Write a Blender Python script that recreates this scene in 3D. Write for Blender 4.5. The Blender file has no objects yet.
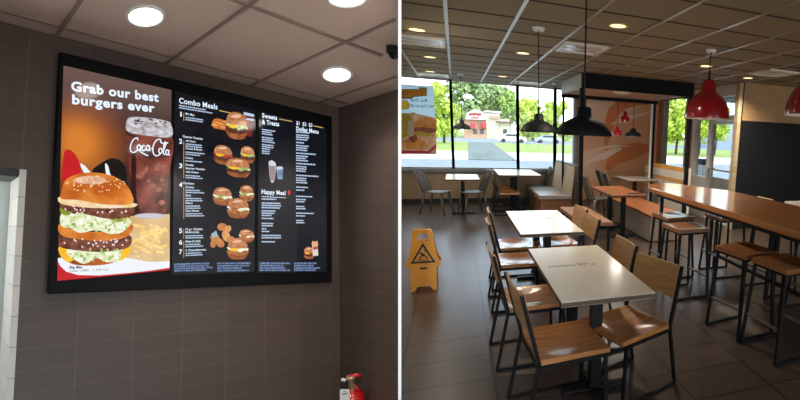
import bpy, bmesh, math, random
from mathutils import Vector, Matrix
random.seed(7)
PI = math.pi
scn = bpy.context.scene
COL = scn.collection

# ------------------------------------------------------------------ camera
PX, PY, F = 640.0, 220.0, 440.0
H = 1.68
def V(*a): return Vector(a)
_vd = V(458-PX, 129-PY, F).normalized()
_vt = V(1683-PX, 182-PY, F).normalized()
_d = _vd.dot(_vt)
_X = (_vt - _vd*(_d*.5)).normalized()
_Y = (_vd - _X*_X.dot(_vd)).normalized()
_Z = _X.cross(_Y)
if _Z.y > 0: _Z = -_Z
R0 = V(_X.x, _Y.x, _Z.x); R1 = V(_X.y, _Y.y, _Z.y); R2 = V(_X.z, _Y.z, _Z.z)
C0 = V(0, 0, H)
cam = bpy.data.cameras.new('camera'); camo = bpy.data.objects.new('camera', cam); COL.objects.link(camo)
cam.sensor_width = 36; cam.lens = 36*F/800; cam.shift_x = (400-PX)/800; cam.shift_y = (PY-200)/800
cam.clip_start = .02; cam.clip_end = 1000
camo.matrix_world = Matrix.Translation(C0) @ Matrix(((R0.x, -R1.x, -R2.x), (R0.y, -R1.y, -R2.y), (R0.z, -R1.z, -R2.z))).to_4x4()
scn.camera = camo
def ray(u, v):
    d = V((u-PX)/F, (v-PY)/F, 1)
    return R0*d.x + R1*d.y + R2*d.z
def onz(u, v, z): d = ray(u, v); return C0 + d*((z-H)/d.z)
def ony(u, v, y): d = ray(u, v); return C0 + d*(y/d.y)
def onx(u, v, x): d = ray(u, v); return C0 + d*(x/d.x)
# frame of the order-counter room
def camdir(x, y): return ray(x, y).normalized()
L1 = camdir(912, 256); L2 = camdir(-75, 235); L3 = camdir(301, -4540)
if L3.z < 0: L3 = -L3
LO = C0 + ray(338, 108)*2.62
LM = Matrix((L1, L2, L3)).transposed(); LI = LM.inverted()
LQ = LI @ (C0-LO)
def W(a, b, c): return LO + L1*a + L2*b + L3*c
def onb(u, v, b=0):
    r = LI @ ray(u, v); return LQ + r*((b-LQ.y)/r.y)
def ona(u, v, a=0):
    r = LI @ ray(u, v); return LQ + r*((a-LQ.x)/r.x)
def onc(u, v, c=0):
    r = LI @ ray(u, v); return LQ + r*((c-LQ.z)/r.z)

# ------------------------------------------------------------------ materials
MATS = {}
def lin(c):
    return tuple(((x/255)/12.92 if x/255 <= .04045 else ((x/255+.055)/1.055)**2.4) for x in c)
def mat(name, rgb, rough=.5, metal=0, spec=.5, emit=None, es=1, rgb2=None, nscale=8, ndet=4, bump=0, stretch=(1, 1, 1), coat=0, coord='Object', trans=0, srgb=True, contrast=(.35, .65), alpha=1):
    if name in MATS: return MATS[name]
    m = bpy.data.materials.new(name); m.use_nodes = True
    nt = m.node_tree; p = nt.nodes['Principled BSDF']
    c = lin(rgb) if srgb else rgb
    p.inputs['Base Color'].default_value = (*c, 1); p.inputs['Roughness'].default_value = rough
    p.inputs['Metallic'].default_value = metal; p.inputs['Specular IOR Level'].default_value = spec
    p.inputs['Coat Weight'].default_value = coat; p.inputs['Coat Roughness'].default_value = .12
    p.inputs['Transmission Weight'].default_value = trans
    if emit is not None:
        p.inputs['Emission Color'].default_value = (*lin(emit), 1); p.inputs['Emission Strength'].default_value = es
    if rgb2 is not None or bump:
        tc = nt.nodes.new('ShaderNodeTexCoord'); mp = nt.nodes.new('ShaderNodeMapping'); mp.inputs['Scale'].default_value = stretch
        nz = nt.nodes.new('ShaderNodeTexNoise'); nz.inputs['Scale'].default_value = nscale; nz.inputs['Detail'].default_value = ndet
        nt.links.new(tc.outputs[coord], mp.inputs['Vector']); nt.links.new(mp.outputs[0], nz.inputs['Vector'])
        if rgb2 is not None:
            cr = nt.nodes.new('ShaderNodeValToRGB'); cr.color_ramp.elements[0].position = contrast[0]; cr.color_ramp.elements[1].position = contrast[1]
            cr.color_ramp.elements[0].color = (*lin(emit if emit is not None else rgb), 1); cr.color_ramp.elements[1].color = (*lin(rgb2), 1)
            nt.links.new(nz.outputs['Fac'], cr.inputs['Fac'])
            nt.links.new(cr.outputs['Color'], p.inputs['Emission Color' if emit is not None else 'Base Color'])
        if bump:
            b = nt.nodes.new('ShaderNodeBump'); b.inputs['Strength'].default_value = bump; b.inputs['Distance'].default_value = .01
            nt.links.new(nz.outputs['Fac'], b.inputs['Height']); nt.links.new(b.outputs['Normal'], p.inputs['Normal'])
    MATS[name] = m
    return m
def em(name, rgb, rgb2=None, ns=60, s=1.0, stretch=(1, 1, 1), contrast=(.35, .65)):
    """a colour shown on a lit display: black glossy face that gives off this colour"""
    return mat('display_'+name, (4, 4, 5), rough=.08, spec=.5, emit=rgb, es=s, rgb2=rgb2, nscale=ns, stretch=stretch, contrast=contrast)
def brick_mat(name, c1, c2, mortar, bw, rh, ms, off=0, rough=.5, spec=.5, coord='UV', loc=(0, 0, 0), bias=0, noise=0, freq=2):
    m = bpy.data.materials.new(name); m.use_nodes = True; nt = m.node_tree; p = nt.nodes['Principled BSDF']
    tc = nt.nodes.new('ShaderNodeTexCoord'); mp = nt.nodes.new('ShaderNodeMapping'); mp.inputs['Location'].default_value = loc
    bt = nt.nodes.new('ShaderNodeTexBrick'); bt.offset = off; bt.offset_frequency = freq
    bt.inputs['Scale'].default_value = 1; bt.inputs['Brick Width'].default_value = bw; bt.inputs['Row Height'].default_value = rh
    bt.inputs['Mortar Size'].default_value = ms; bt.inputs['Mortar Smooth'].default_value = .3; bt.inputs['Bias'].default_value = bias
    bt.inputs['Color1'].default_value = (*lin(c1), 1); bt.inputs['Color2'].default_value = (*lin(c2), 1); bt.inputs['Mortar'].default_value = (*lin(mortar), 1)
    nt.links.new(tc.outputs[coord], mp.inputs['Vector']); nt.links.new(mp.outputs[0], bt.inputs['Vector'])
    out = bt.outputs['Color']
    if noise:
        nz = nt.nodes.new('ShaderNodeTexNoise'); nz.inputs['Scale'].default_value = noise; nz.inputs['Detail'].default_value = 5
        mp2 = nt.nodes.new('ShaderNodeMapping'); mp2.inputs['Scale'].default_value = (1, 6, 1)
        nt.links.new(mp.outputs[0], mp2.inputs['Vector']); nt.links.new(mp2.outputs[0], nz.inputs['Vector'])
        mx = nt.nodes.new('ShaderNodeMix'); mx.data_type = 'RGBA'; mx.blend_type = 'OVERLAY'; mx.inputs['Factor'].default_value = .35
        nt.links.new(out, mx.inputs['A']); nt.links.new(nz.outputs['Fac'], mx.inputs['B']); out = mx.outputs['Result']
    nt.links.new(out, p.inputs['Base Color'])
    p.inputs['Roughness'].default_value = rough; p.inputs['Specular IOR Level'].default_value = spec
    return m
def glass_mat():
    m = bpy.data.materials.new('window_glass'); m.use_nodes = True; nt = m.node_tree
    for n in list(nt.nodes):
        if n.type != 'OUTPUT_MATERIAL': nt.nodes.remove(n)
    out = nt.nodes['Material Output']
    t = nt.nodes.new('ShaderNodeBsdfTransparent'); t.inputs['Color'].default_value = (.93, .96, .95, 1)
    g = nt.nodes.new('ShaderNodeBsdfGlossy'); g.inputs['Roughness'].default_value = .02
    mx = nt.nodes.new('ShaderNodeMixShader'); lw = nt.nodes.new('ShaderNodeLayerWeight'); lw.inputs['Blend'].default_value = .5
    pw_ = nt.nodes.new('ShaderNodeMath'); pw_.operation = 'POWER'; pw_.inputs[1].default_value = 5; nt.links.new(lw.outputs['Facing'], pw_.inputs[0])
    ma = nt.nodes.new('ShaderNodeMath'); ma.operation = 'MULTIPLY_ADD'; ma.inputs[1].default_value = .7; ma.inputs[2].default_value = .03; nt.links.new(pw_.outputs[0], ma.inputs[0])
    nt.links.new(ma.outputs[0], mx.inputs[0]); nt.links.new(t.outputs[0], mx.inputs[1]); nt.links.new(g.outputs[0], mx.inputs[2])
    nt.links.new(mx.outputs[0], out.inputs['Surface'])
    return m
GLASS = glass_mat()
black_steel = mat('black_powder_coated_steel', (10, 11, 13), .55, 0, .3)
black_paint = mat('black_satin_paint', (9, 12, 14), .7, 0, .2)
worn_steel = mat('worn_bare_steel', (150, 145, 138), .35, .8)
seat_wood = mat('honey_seat_wood', (166, 106, 54), .26, rgb2=(190, 130, 74), nscale=3, stretch=(1.2, 14, 3), coat=.8)
back_wood = mat('pale_back_wood', (168, 124, 68), .45, rgb2=(190, 145, 88), nscale=3, stretch=(3, 2, 14))
bar_wood = mat('orange_bar_wood', (160, 94, 36), .26, rgb2=(190, 122, 58), nscale=2.2, stretch=(12, .9, 3), coat=.6)
orange_wood = mat('orange_table_wood', (146, 84, 42), .35, rgb2=(168, 104, 58), nscale=2.2, stretch=(12, 1, 3), coat=.4)
brown_wood = mat('brown_bench_wood', (112, 74, 46), .5, rgb2=(130, 88, 58), nscale=3, stretch=(8, 2, 2))
stool_wood = mat('stool_wood', (134, 84, 44), .32, rgb2=(160, 106, 60), nscale=3, stretch=(1.2, 12, 3), coat=.5)
white_lam = mat('white_laminate', (238, 229, 214), .22, rgb2=(234, 225, 209), nscale=40, coat=.3)
lam_edge = mat('table_edge_wood', (88, 66, 46), .5)
grey_mark = mat('worn_grey_print', (92, 92, 96), .5)
upholstery = mat('beige_vinyl', (196, 180, 152), .5, rgb2=(186, 170, 142), nscale=20)
white_paint = mat('white_paint', (235, 235, 230), .45)
grey_alu = mat('grey_aluminium', (118, 120, 120), .4, .4)
dark_alu = mat('dark_bronze_aluminium', (158, 150, 138), .45, .2)
red_enamel = mat('red_enamel', (150, 12, 26), .2, coat=.6)
black_enamel = mat('black_enamel', (12, 16, 20), .6, spec=.3)
lamp_inner = mat('white_lamp_lining', (225, 215, 200), .6)
cordm = mat('black_cord', (20, 20, 20), .6)
lens_warm = mat('downlight_lens_warm', (255, 240, 210), .4, emit=(255, 226, 165), es=1.6)
lens_white = mat('downlight_lens_white', (255, 250, 245), .4, emit=(255, 248, 238), es=6)
yellow = mat('yellow_plastic', (232, 158, 12), .4, rgb2=(224, 148, 10), nscale=6)
grass = mat('lawn_grass', (118, 130, 46), .9, rgb2=(150, 158, 66), nscale=.5, ndet=8)
asphalt = mat('asphalt', (120, 122, 126), .9, rgb2=(136, 136, 138), nscale=2)
concrete = mat('pale_concrete', (196, 186, 168), .9, rgb2=(206, 196, 178), nscale=1)

# ------------------------------------------------------------------ mesh builder
class MB:
    def __init__(s): s.v = []; s.f = []; s.mi = []; s.uv = {}; s.cur = 0
    def add(s, vs, fs):
        o = len(s.v); s.v += [tuple(x) for x in vs]
        for f in fs: s.f.append([i+o for i in f]); s.mi.append(s.cur)
        return o
    def hexa(s, p):   # 8 corners: bottom 4 ccw, top 4 ccw
        s.add(p, [(3, 2, 1, 0), (4, 5, 6, 7), (0, 1, 5, 4), (1, 2, 6, 5), (2, 3, 7, 6), (3, 0, 4, 7)])
    def box(s, x0, x1, y0, y1, z0, z1):
        s.hexa([(x0, y0, z0), (x1, y0, z0), (x1, y1, z0), (x0, y1, z0), (x0, y0, z1), (x1, y0, z1), (x1, y1, z1), (x0, y1, z1)])
    def bar(s, p, q, w, h=None, up=(0, 0, 1)):
        """square bar from p to q"""
        h = h or w; p = Vector(p); q = Vector(q); d = (q-p).normalized(); up = Vector(up)
        if abs(d.dot(up)) > .95: up = V(0, 1, 0) if abs(d.y) < .9 else V(1, 0, 0)
        a = d.cross(up).normalized()*w/2; b = a.cross(d).normalized()*h/2
        s.hexa([p-a-b, p+a-b, p+a+b, p-a+b, q-a-b, q+a-b, q+a+b, q-a+b])
    def tube(s, pts, r, n=8, cap=True):
        pts = [Vector(p) for p in pts]; rs = r if isinstance(r, (list, tuple)) else [r]*len(pts)
        rings = []; u = None
        for i, p in enumerate(pts):
            d = (pts[min(i+1, len(pts)-1)]-pts[max(i-1, 0)]).normalized()
            if u is None:
                u = d.cross(V(0, 0, 1)) if abs(d.z) < .9 else d.cross(V(1, 0, 0))
            u = (u - d*u.dot(d)).normalized(); w = d.cross(u)
            rings.append([p + (u*math.cos(2*PI*k/n) + w*math.sin(2*PI*k/n))*rs[i] for k in range(n)])
        vs = [x for rg in rings for x in rg]; fs = []
        for i in range(len(pts)-1):
            for k in range(n):
                fs.append((i*n+k, i*n+(k+1) % n, (i+1)*n+(k+1) % n, (i+1)*n+k))
        if cap: fs.append(tuple(range(n-1, -1, -1))); fs.append(tuple((len(pts)-1)*n+k for k in range(n)))
        s.add(vs, fs)
    def lathe(s, prof, n=28, c=(0, 0, 0), close=False):
        vs = []; fs = []; m = len(prof)
        for k in range(n):
            a = 2*PI*k/n
            for r, z in prof: vs.append((c[0]+r*math.cos(a), c[1]+r*math.sin(a), c[2]+z))
        for k in range(n):
            k2 = (k+1) % n
            for i in range(m-1): fs.append((k*m+i, k2*m+i, k2*m+i+1, k*m+i+1))
        s.add(vs, fs)
    def prism(s, base, off):
        """polygon base (3D points) pushed along off"""
        base = [Vector(p) for p in base]; off = Vector(off); n = len(base)
        fs = [tuple(range(n)), tuple(range(2*n-1, n-1, -1))]
        for i in range(n): fs.append((i, (i+1) % n, n+(i+1) % n, n+i))
        s.add(base+[p+off for p in base], fs)
    def poly(s, pts): s.add(pts, [tuple(range(len(pts)))])
    def grid(s, fn, nu, nv):
        vs = [fn(i/nu, j/nv) for i in range(nu+1) for j in range(nv+1)]
        fs = [(i*(nv+1)+j, (i+1)*(nv+1)+j, (i+1)*(nv+1)+j+1, i*(nv+1)+j+1) for i in range(nu) for j in range(nv)]
        s.add(vs, fs)
    def ball(s, c, r, nu=10, nv=7, sc=(1, 1, 1)):
        vs = []; fs = []
        for j in range(nv+1):
            t = PI*j/nv
            for i in range(nu):
                a = 2*PI*i/nu
                vs.append((c[0]+r*sc[0]*math.sin(t)*math.cos(a), c[1]+r*sc[1]*math.sin(t)*math.sin(a), c[2]+r*sc[2]*math.cos(t)))
        for j in range(nv):
            for i in range(nu): fs.append((j*nu+i, (j+1)*nu+i, (j+1)*nu+(i+1) % nu, j*nu+(i+1) % nu))
        s.add(vs, fs)
    def build(s, name, mats, parent=None, smooth=False, bevel=0, uvf=None, solid=0, fix=True, loc=None):
        me = bpy.data.meshes.new(name); me.from_pydata(s.v, [], s.f)
        if not isinstance(mats, (list, tuple)): mats = [mats]
        for m in mats: me.materials.append(m)
        for i, p in enumerate(me.polygons): p.material_index = min(s.mi[i], len(mats)-1)
        if uvf:
            l = me.uv_layers.new(name='map')
            for p in me.polygons:
                for li in p.loop_indices:
                    l.data[li].uv = uvf(me.vertices[me.loops[li].vertex_index].co, p.normal)
        if fix:
            bm = bmesh.new(); bm.from_mesh(me)
            bmesh.ops.remove_doubles(bm, verts=bm.verts, dist=1e-6) if smooth else None
            bmesh.ops.recalc_face_normals(bm, faces=bm.faces); bm.to_mesh(me); bm.free()
        if smooth:
            for p in me.polygons: p.use_smooth = True
        me.update()
        o = bpy.data.objects.new(name, me); COL.objects.link(o)
        if parent is not None: o.parent = parent
        if loc is not None: o.location = loc
        if bevel:
            b = o.modifiers.new('bevel', 'BEVEL'); b.width = bevel; b.segments = 2; b.limit_method = 'ANGLE'; b.angle_limit = math.radians(50)
        if solid:
            b = o.modifiers.new('solid', 'SOLIDIFY'); b.thickness = solid; b.offset = 0
        return o
def tag(o, label=None, cat=None, group=None, kind=None):
    if label: o['label'] = label
    if cat: o['category'] = cat
    if group: o['group'] = group
    if kind: o['kind'] = kind
    return o
def empty(name, loc=(0, 0, 0), rz=0, **k):
    o = bpy.data.objects.new(name, None); COL.objects.link(o); o.location = loc; o.rotation_euler = (0, 0, rz); o.empty_display_size = .1
    return tag(o, **k)
def struct(o): o['kind'] = 'structure'; return o
def copy_tree(o, parent=None):
    c = o.copy(); COL.objects.link(c)
    if parent is not None: c.parent = parent
    for ch in list(o.children): copy_tree(ch, c)
    return c
def place(o, loc, rz, label, group=None):
    o.location = loc; o.rotation_euler = (0, 0, rz); o['label'] = label
    if group: o['group'] = group
    return o

TEXTS = {}
def text_mesh(s, bold=0.0, res=3, shear=0):
    """returns (verts, faces, w, h) of a flat lettering, left/baseline at 0, cap height normalised to 1"""
    key = (s, bold, res, shear)
    if key in TEXTS: return TEXTS[key]
    cu = bpy.data.curves.new('lettering', 'FONT'); cu.body = s; cu.offset = bold; cu.resolution_u = res; cu.shear = shear; cu.fill_mode = 'FRONT'; cu.space_character = 1.0+bold*2.6
    o = bpy.data.objects.new('lettering', cu); COL.objects.link(o)
    dg = bpy.context.evaluated_depsgraph_get(); me = bpy.data.meshes.new_from_object(o.evaluated_get(dg))
    vs = [v.co.copy() for v in me.vertices]; fs = [tuple(p.vertices) for p in me.polygons]
    bpy.data.objects.remove(o); bpy.data.curves.remove(cu); bpy.data.meshes.remove(me)
    x0 = min(v.x for v in vs); x1 = max(v.x for v in vs)
    cap = .73
    r = ([((v.x-x0)/(x1-x0), v.y/cap) for v in vs], fs)
    TEXTS[key] = r
    return r
def letter(mb, s, org, ax, ay, bold=0.0, shear=0, res=3):
    """put lettering: ax spans the whole width, ay spans a cap height"""
    vs, fs = text_mesh(s, bold, res, shear); org = Vector(org); ax = Vector(ax); ay = Vector(ay)
    mb.add([org+ax*x+ay*y for x, y in vs], fs)

# ================================================================== DINING ROOM SHELL
CZ = 2.74; YW = 10.88; XR = 5.0
floor_m = brick_mat('brown_floor_tile', (82, 69, 60), (75, 63, 55), (38, 33, 29), .6, .345, .008, coord='Object', loc=(.4, -3.285+.345*30, 0), rough=.28, spec=.5, noise=3)
mb = MB(); mb.box(-6, 9, -5, YW+.15, -.12, 0); struct(mb.build('floor', floor_m))
ceil_m = mat('brown_ceiling_panel', (152, 140, 112), .75, rgb2=(142, 131, 104), nscale=90, bump=.1)
mb = MB(); mb.box(-6, 9, -3.2, YW+.15, CZ, CZ+.15); struct(mb.build('ceiling', ceil_m))
grid_w = mat('pale_grid_rail', (200, 194, 182), .28, .6)
mb = MB()
for k in range(-2, 14):
    x = -.04 + .617*k
    mb.box(x-.017, x+.017, -4, YW, CZ-.008, CZ+.002)
struct(mb.build('trim_1', grid_w))
grid_d = mat('dark_grid_rail', (48, 42, 36), .7)
mb = MB()
for k in range(-10, 13):
    y = 3.93 + .645*k
    if y < YW: mb.box(-1.6, 8.9, y-.011, y+.011, CZ-.006, CZ+.002)
struct(mb.build('trim_2', grid_d))

# window wall: low wall, sill, mullions, panes
tan_wall = mat('tan_wall_panel', (150, 128, 98), .6, rgb2=(142, 120, 92), nscale=4)
mb = MB(); mb.box(-1.75, 2.82, YW, YW+.14, 0, .72); struct(mb.build('wall_front', tan_wall))
mb = MB(); mb.box(-1.75, 2.82, YW-.05, YW+.14, .72, .79); struct(mb.build('trim_3', grey_alu, bevel=.005))
base_m = mat('dark_cove_base', (40, 36, 34), .6)
mb = MB(); mb.box(-1.75, 2.82, YW-.015, YW, 0, .11); struct(mb.build('baseboard_front', base_m))
xs = [-1.75, -.05, 1.38, 2.26, 2.74]
for i in range(4):
    mb = MB(); fw = .03
    x0, x1 = xs[i], xs[i+1]
    fm = dark_alu if i < 3 else grey_alu
    mb.box(x0-fw, x0+fw, YW-.02, YW+.1, .79, CZ); mb.box(x1-fw, x1+fw, YW-.02, YW+.1, .79, CZ)
    mb.box(x0+fw, x1-fw, YW, YW+.08, .79, .82); mb.box(x0+fw, x1-fw, YW, YW+.08, CZ-.03, CZ)
    w = struct(mb.build('window_%d' % (i+1), fm))
    mb = MB(); mb.poly([(x0+fw, YW+.04, .82), (x1-fw, YW+.04, .82), (x1-fw, YW+.04, CZ-.03), (x0+fw, YW+.04, CZ-.03)]); struct(mb.build('glass_pane', GLASS, w))
mb = MB(); mb.box(2.77, XR+.12, YW, YW+.14, 0, CZ); struct(mb.build('wall_back', tan_wall))

# orange mural on the back wall
mural_m = bpy.data.materials.new('orange_mural_print'); mural_m.use_nodes = True
nt = mural_m.node_tree; p = nt.nodes['Principled BSDF']; p.inputs['Roughness'].default_value = .5
tc = nt.nodes.new('ShaderNodeTexCoord'); mp = nt.nodes.new('ShaderNodeMapping'); mp.inputs['Rotation'].default_value = (0, .5, 0); mp.inputs['Scale'].default_value = (.5, 1, 1.3)
nz = nt.nodes.new('ShaderNodeTexNoise'); nz.inputs['Scale'].default_value = .9; nz.inputs['Detail'].default_value = 1; nz.inputs['Distortion'].default_value = .6
cr = nt.nodes.new('ShaderNodeValToRGB'); cr.color_ramp.elements[0].position = .38; cr.color_ramp.elements[1].position = .62
cr.color_ramp.elements[0].color = (*lin((238, 172, 120)), 1); cr.color_ramp.elements[1].color = (*lin((246, 206, 172)), 1)
e_ = cr.color_ramp.elements.new(.5); e_.color = (*lin((240, 178, 130)), 1)
nt.links.new(tc.outputs['Object'], mp.inputs[0]); nt.links.new(mp.outputs[0], nz.inputs['Vector']); nt.links.new(nz.outputs['Fac'], cr.inputs[0]); nt.links.new(cr.outputs[0], p.inputs['Base Color'])
mur_l = mat('mural_pale_band', (250, 216, 190), .5); mur_o = mat('mural_orange_band', (226, 128, 64), .5)
mu = empty('wall_mural', (3.85, YW-.02, 0), label='orange and peach swirl mural covering the back wall inside the black framed booth', cat='mural')
def mloc(u, v, d=.012): q = ony(u, v, YW-.02); return (q.x-3.85, -d, q.z)
mb = MB(); mb.box(-.98, 1.13, -.01, .018, .05, 2.7); mb.build('printed_panel', mural_m, mu)
def ribbon(pts, w0, mt, d):
    mb = MB(); c = [Vector(mloc(u, v, d)) for u, v in pts]; vs = []
    n = len(c)
    for i, q in enumerate(c):
        t = (c[min(i+1, n-1)]-c[max(i-1, 0)]).normalized(); nn = V(-t.z, 0, t.x); w = w0*math.sin(PI*(i+.35)/(n-.3))
        vs += [q+nn*w, q-nn*w]
    mb.add(vs, [(2*i, 2*i+1, 2*i+3, 2*i+2) for i in range(n-1)]); mb.build('painted_swirl', mt, mu)
ribbon([(606, 150), (607, 130), (613, 112), (624, 103), (638, 101), (648, 104)], .16, mur_o, .0125)
ribbon([(607, 170), (612, 160), (624, 153), (640, 149), (652, 148)], .22, mur_o, .0120)
ribbon([(611, 124), (622, 121), (636, 116), (650, 112)], .05, mur_l, .0135)
ribbon([(586, 163), (594, 159), (604, 156), (616, 150), (622, 148)], .08, mur_l, .0140)
ribbon([(588, 152), (600, 148), (614, 146), (630, 146)], .03, mur_l, .0145)

# side wall with window, doors
mb = MB()
mb.box(XR, XR+.14, 10.55, YW, 0, CZ); mb.box(XR, XR+.14, 9.25, 10.55, 0, .95); mb.box(XR, XR+.14, 8.92, 9.25, 0, CZ)
mb.box(XR, XR+.14, 9.25, 10.55, CZ-.05, CZ)
struct(mb.build('wall_right', mat('peach_wall', (196, 140, 98), .6, rgb2=(188, 132, 92), nscale=5)))
mb = MB()
for y in (9.27, 10.5): mb.box(XR-.03, XR+.09, y-.035, y+.035, .95, CZ-.05)
mb.box(XR-.03, XR+.09, 9.3, 10.47, .95, 1.0); mb.box(XR-.03, XR+.09, 9.3, 10.47, CZ-.1, CZ-.05)
w = struct(mb.build('window_5', mat('silver_frame', (176, 178, 178), .35, .4)))
mb = MB(); mb.poly([(XR+.03, 9.3, 1), (XR+.03, 10.47, 1), (XR+.03, 10.47, CZ-.1), (XR+.03, 9.3, CZ-.1)]); struct(mb.build('glass_pane', GLASS, w))
# glazed entrance: side light, door, transom
door_f = mat('white_door_frame', (214, 212, 206), .45)
mb = MB()
for y, w_ in ((7.12, .05), (8.2, .045), (8.86, .06)): mb.box(XR-.04, XR+.1, y-w_, y+w_, 0, CZ)
mb.box(XR-.04, XR+.1, 7.17, 8.8, CZ-.2, CZ); mb.box(XR-.04, XR+.1, 7.17, 8.155, 2.08, 2.16)
mb.box(XR-.04, XR+.1, 8.245, 8.8, 0, .88)
fr = struct(mb.build('door_1', door_f, bevel=.004))
mb = MB(); mb.poly([(XR+.03, 8.245, .88), (XR+.03, 8.8, .88), (XR+.03, 8.8, CZ-.2), (XR+.03, 8.245, CZ-.2)]); mb.poly([(XR+.03, 7.17, 2.16), (XR+.03, 8.155, 2.16), (XR+.03, 8.155, CZ-.2), (XR+.03, 7.17, CZ-.2)])
struct(mb.build('glass_pane', GLASS, fr))
mb = MB(); mb.box(XR, XR+.05, 7.18, 7.25, .02, 2.07); mb.box(XR, XR+.05, 8.11, 8.15, .02, 2.07); mb.box(XR, XR+.05, 7.25, 8.11, .02, .92); mb.box(XR, XR+.05, 7.25, 8.11, 2.0, 2.07)
dl = struct(mb.build('door_leaf', mat('pale_grey_door_metal', (176, 178, 178), .4, .3), fr))
mb = MB(); mb.poly([(XR+.025, 7.25, .92), (XR+.025, 8.11, .92), (XR+.025, 8.11, 2.0), (XR+.025, 7.25, 2.0)]); struct(mb.build('door_glass', GLASS, dl))
mb = MB(); mb.bar((XR-.05, 7.3, 1.08), (XR-.05, 8.1, 1.08), .035); mb.bar((XR-.05, 7.3, 1.08), (XR+.02, 7.3, 1.08), .03); mb.bar((XR-.05, 8.1, 1.08), (XR+.02, 8.1, 1.08), .03)
struct(mb.build('push_bar', mat('brushed_steel', (170, 170, 168), .3, .8), dl))
mb = MB(); mb.tube([(XR, 7.95, 1.1), (XR-.08, 7.95, 1.1), (XR-.08, 7.95, .8), (XR, 7.95, .8)], .013); struct(mb.build('pull_handle', MATS['brushed_steel'], dl))
# tiled pillar, black wall, tan header on the right
pil_m = brick_mat('cream_and_ochre_tile', (186, 172, 142), (176, 138, 78), (150, 140, 124), .3, .1, .004, off=.5, rough=.3, bias=-.35)
mb = MB(); mb.box(4.785, 4.86, 6.95, 7.07, 0, CZ-.02); struct(mb.build('trim_4', pil_m, uvf=lambda c, n: (c.x+c.y, c.z)))
blk = brick_mat('black_wall_tile', (20, 22, 25), (16, 18, 21), (10, 11, 12), .3, .1, .004, off=.5, rough=.45)
mb = MB(); mb.box(4.86, 8.9, 6.98, 7.1, 0, 2.06); struct(mb.build('wall_side', blk, uvf=lambda c, n: (c.x, c.z)))
mb = MB(); mb.box(4.9, 8.9, 7.0, 7.1, 2.06, CZ); struct(mb.build('trim_5', mat('tan_header_board', (176, 140, 98), .5, rgb2=(166, 130, 88), nscale=2, stretch=(1, 1, 10))))
mb = MB(); mb.box(4.84, 4.9, 6.97, 7.1, 2.06, CZ); struct(mb.build('trim_6', black_paint))
mb = MB(); mb.box(8.9, 9, -5, YW, 0, CZ); struct(mb.build('wall_far_right', tan_wall))

# ================================================================== PARTITION BETWEEN THE TWO ROOMS
dh = ray(399.75, 200); dh = dh/dh.y
upv = (ray(399.75, 0)-ray(399.75, 400)).normalized()
nrm = dh.cross(upv).normalized()
mb = MB(); th = .0043
y0, y1 = 1.5, YW
def dv(y, z, s):
    q = C0 + dh*y; q = q + upv*((z-q.z)/upv.z); return q + nrm*(th*s)
mb.hexa([dv(y0, 0, -1), dv(y0, 0, 1), dv(y1, 0, 1), dv(y1, 0, -1), dv(y0, CZ, -1), dv(y0, CZ, 1), dv(y1, CZ, 1), dv(y1, CZ, -1)])
struct(mb.build('wall_divider', mat('white_partition', (252, 252, 252), .6)))

# ================================================================== DINING FURNITURE
def make_chair():
    r = empty('dining_chair', cat='chair', label='wooden dining chair')
    hw = .215
    mb = MB(); n = 10
    def top(u, v):
        x = -.2+.42*u; y = -.215+.43*v
        dip = .024*max(0, 1-((x+.02)/.17)**2)*max(0, 1-(abs(y)/.18)**2)**.6
        return (x, y, .462-dip-.006*max(0, u-.85)/.15)
    mb.grid(top, n, n); mb.grid(lambda u, v: (-.2+.42*u, -.215+.43*v, .43), n, n)
    for a, b in (((0, 0), (1, 0)), ((1, 0), (1, 1)), ((1, 1), (0, 1)), ((0, 1), (0, 0))):
        for k in range(n):
            f = lambda t: (a[0]+(b[0]-a[0])*t, a[1]+(b[1]-a[1])*t)
            p0, p1 = f(k/n), f((k+1)/n); q0, q1 = top(*p0), top(*p1)
            mb.add([(q0[0], q0[1], .43), (q1[0], q1[1], .43), q1, q0], [(0, 1, 2, 3)])
    o = mb.build('seat', seat_wood, r, smooth=True); md = o.modifiers.new('edge', 'EDGE_SPLIT'); md.split_angle = math.radians(50)
    mb = MB()   # slightly bowed back board between the posts
    def bk(u, v, t):
        y = -.205+.41*u; z = .63+.215*v
        x = -.205-.085*((z-.45)/.4) - .016*(1-(y/.205)**2)
        return (x+t, y, z)
    mb.grid(lambda u, v: bk(u, v, .013), 8, 2); mb.grid(lambda u, v: bk(u, v, -.003), 8, 2)
    for (a, b) in (((0, 0), (1, 0)), ((1, 0), (1, 1)), ((1, 1), (0, 1)), ((0, 1), (0, 0))):
        for k in range(8):
            p = [(a[0]+(b[0]-a[0])*t, a[1]+(b[1]-a[1])*t) for t in (k/8, (k+1)/8)]
            mb.add([bk(*p[0], .013), bk(*p[1], .013), bk(*p[1], -.003), bk(*p[0], -.003)], [(0, 1, 2, 3)])
    mb.build('backrest', back_wood, r)
    w = .02
    for s in (-1, 1):
        mb = MB(); mb.bar((-.2, s*hw, .44), (-.292, s*hw, .845), w); mb.build('back_post', black_steel, r)
        mb = MB(); mb.bar((-.2, s*hw, .445), (-.285, s*hw, .008), w); mb.build('leg', black_steel, r)
        mb = MB(); mb.bar((.19, s*hw, .43), (.205, s*hw, .008), w); mb.build('leg', black_steel, r)
        mb = MB(); mb.bar((-.287, s*hw, .011), (.207, s*hw, .011), w); mb.build('floor_runner', black_steel, r)
    mb = MB()
    for s in (-1, 1): mb.bar((-.2, s*hw, .42), (.195, s*hw, .42), w)
    mb.bar((-.2, -hw, .42), (-.2, hw, .42), w); mb.bar((.19, -hw, .42), (.19, hw, .42), w)
    mb.build('seat_frame', black_steel, r)
    return r
chair0 = make_chair(); used = [False]
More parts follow.
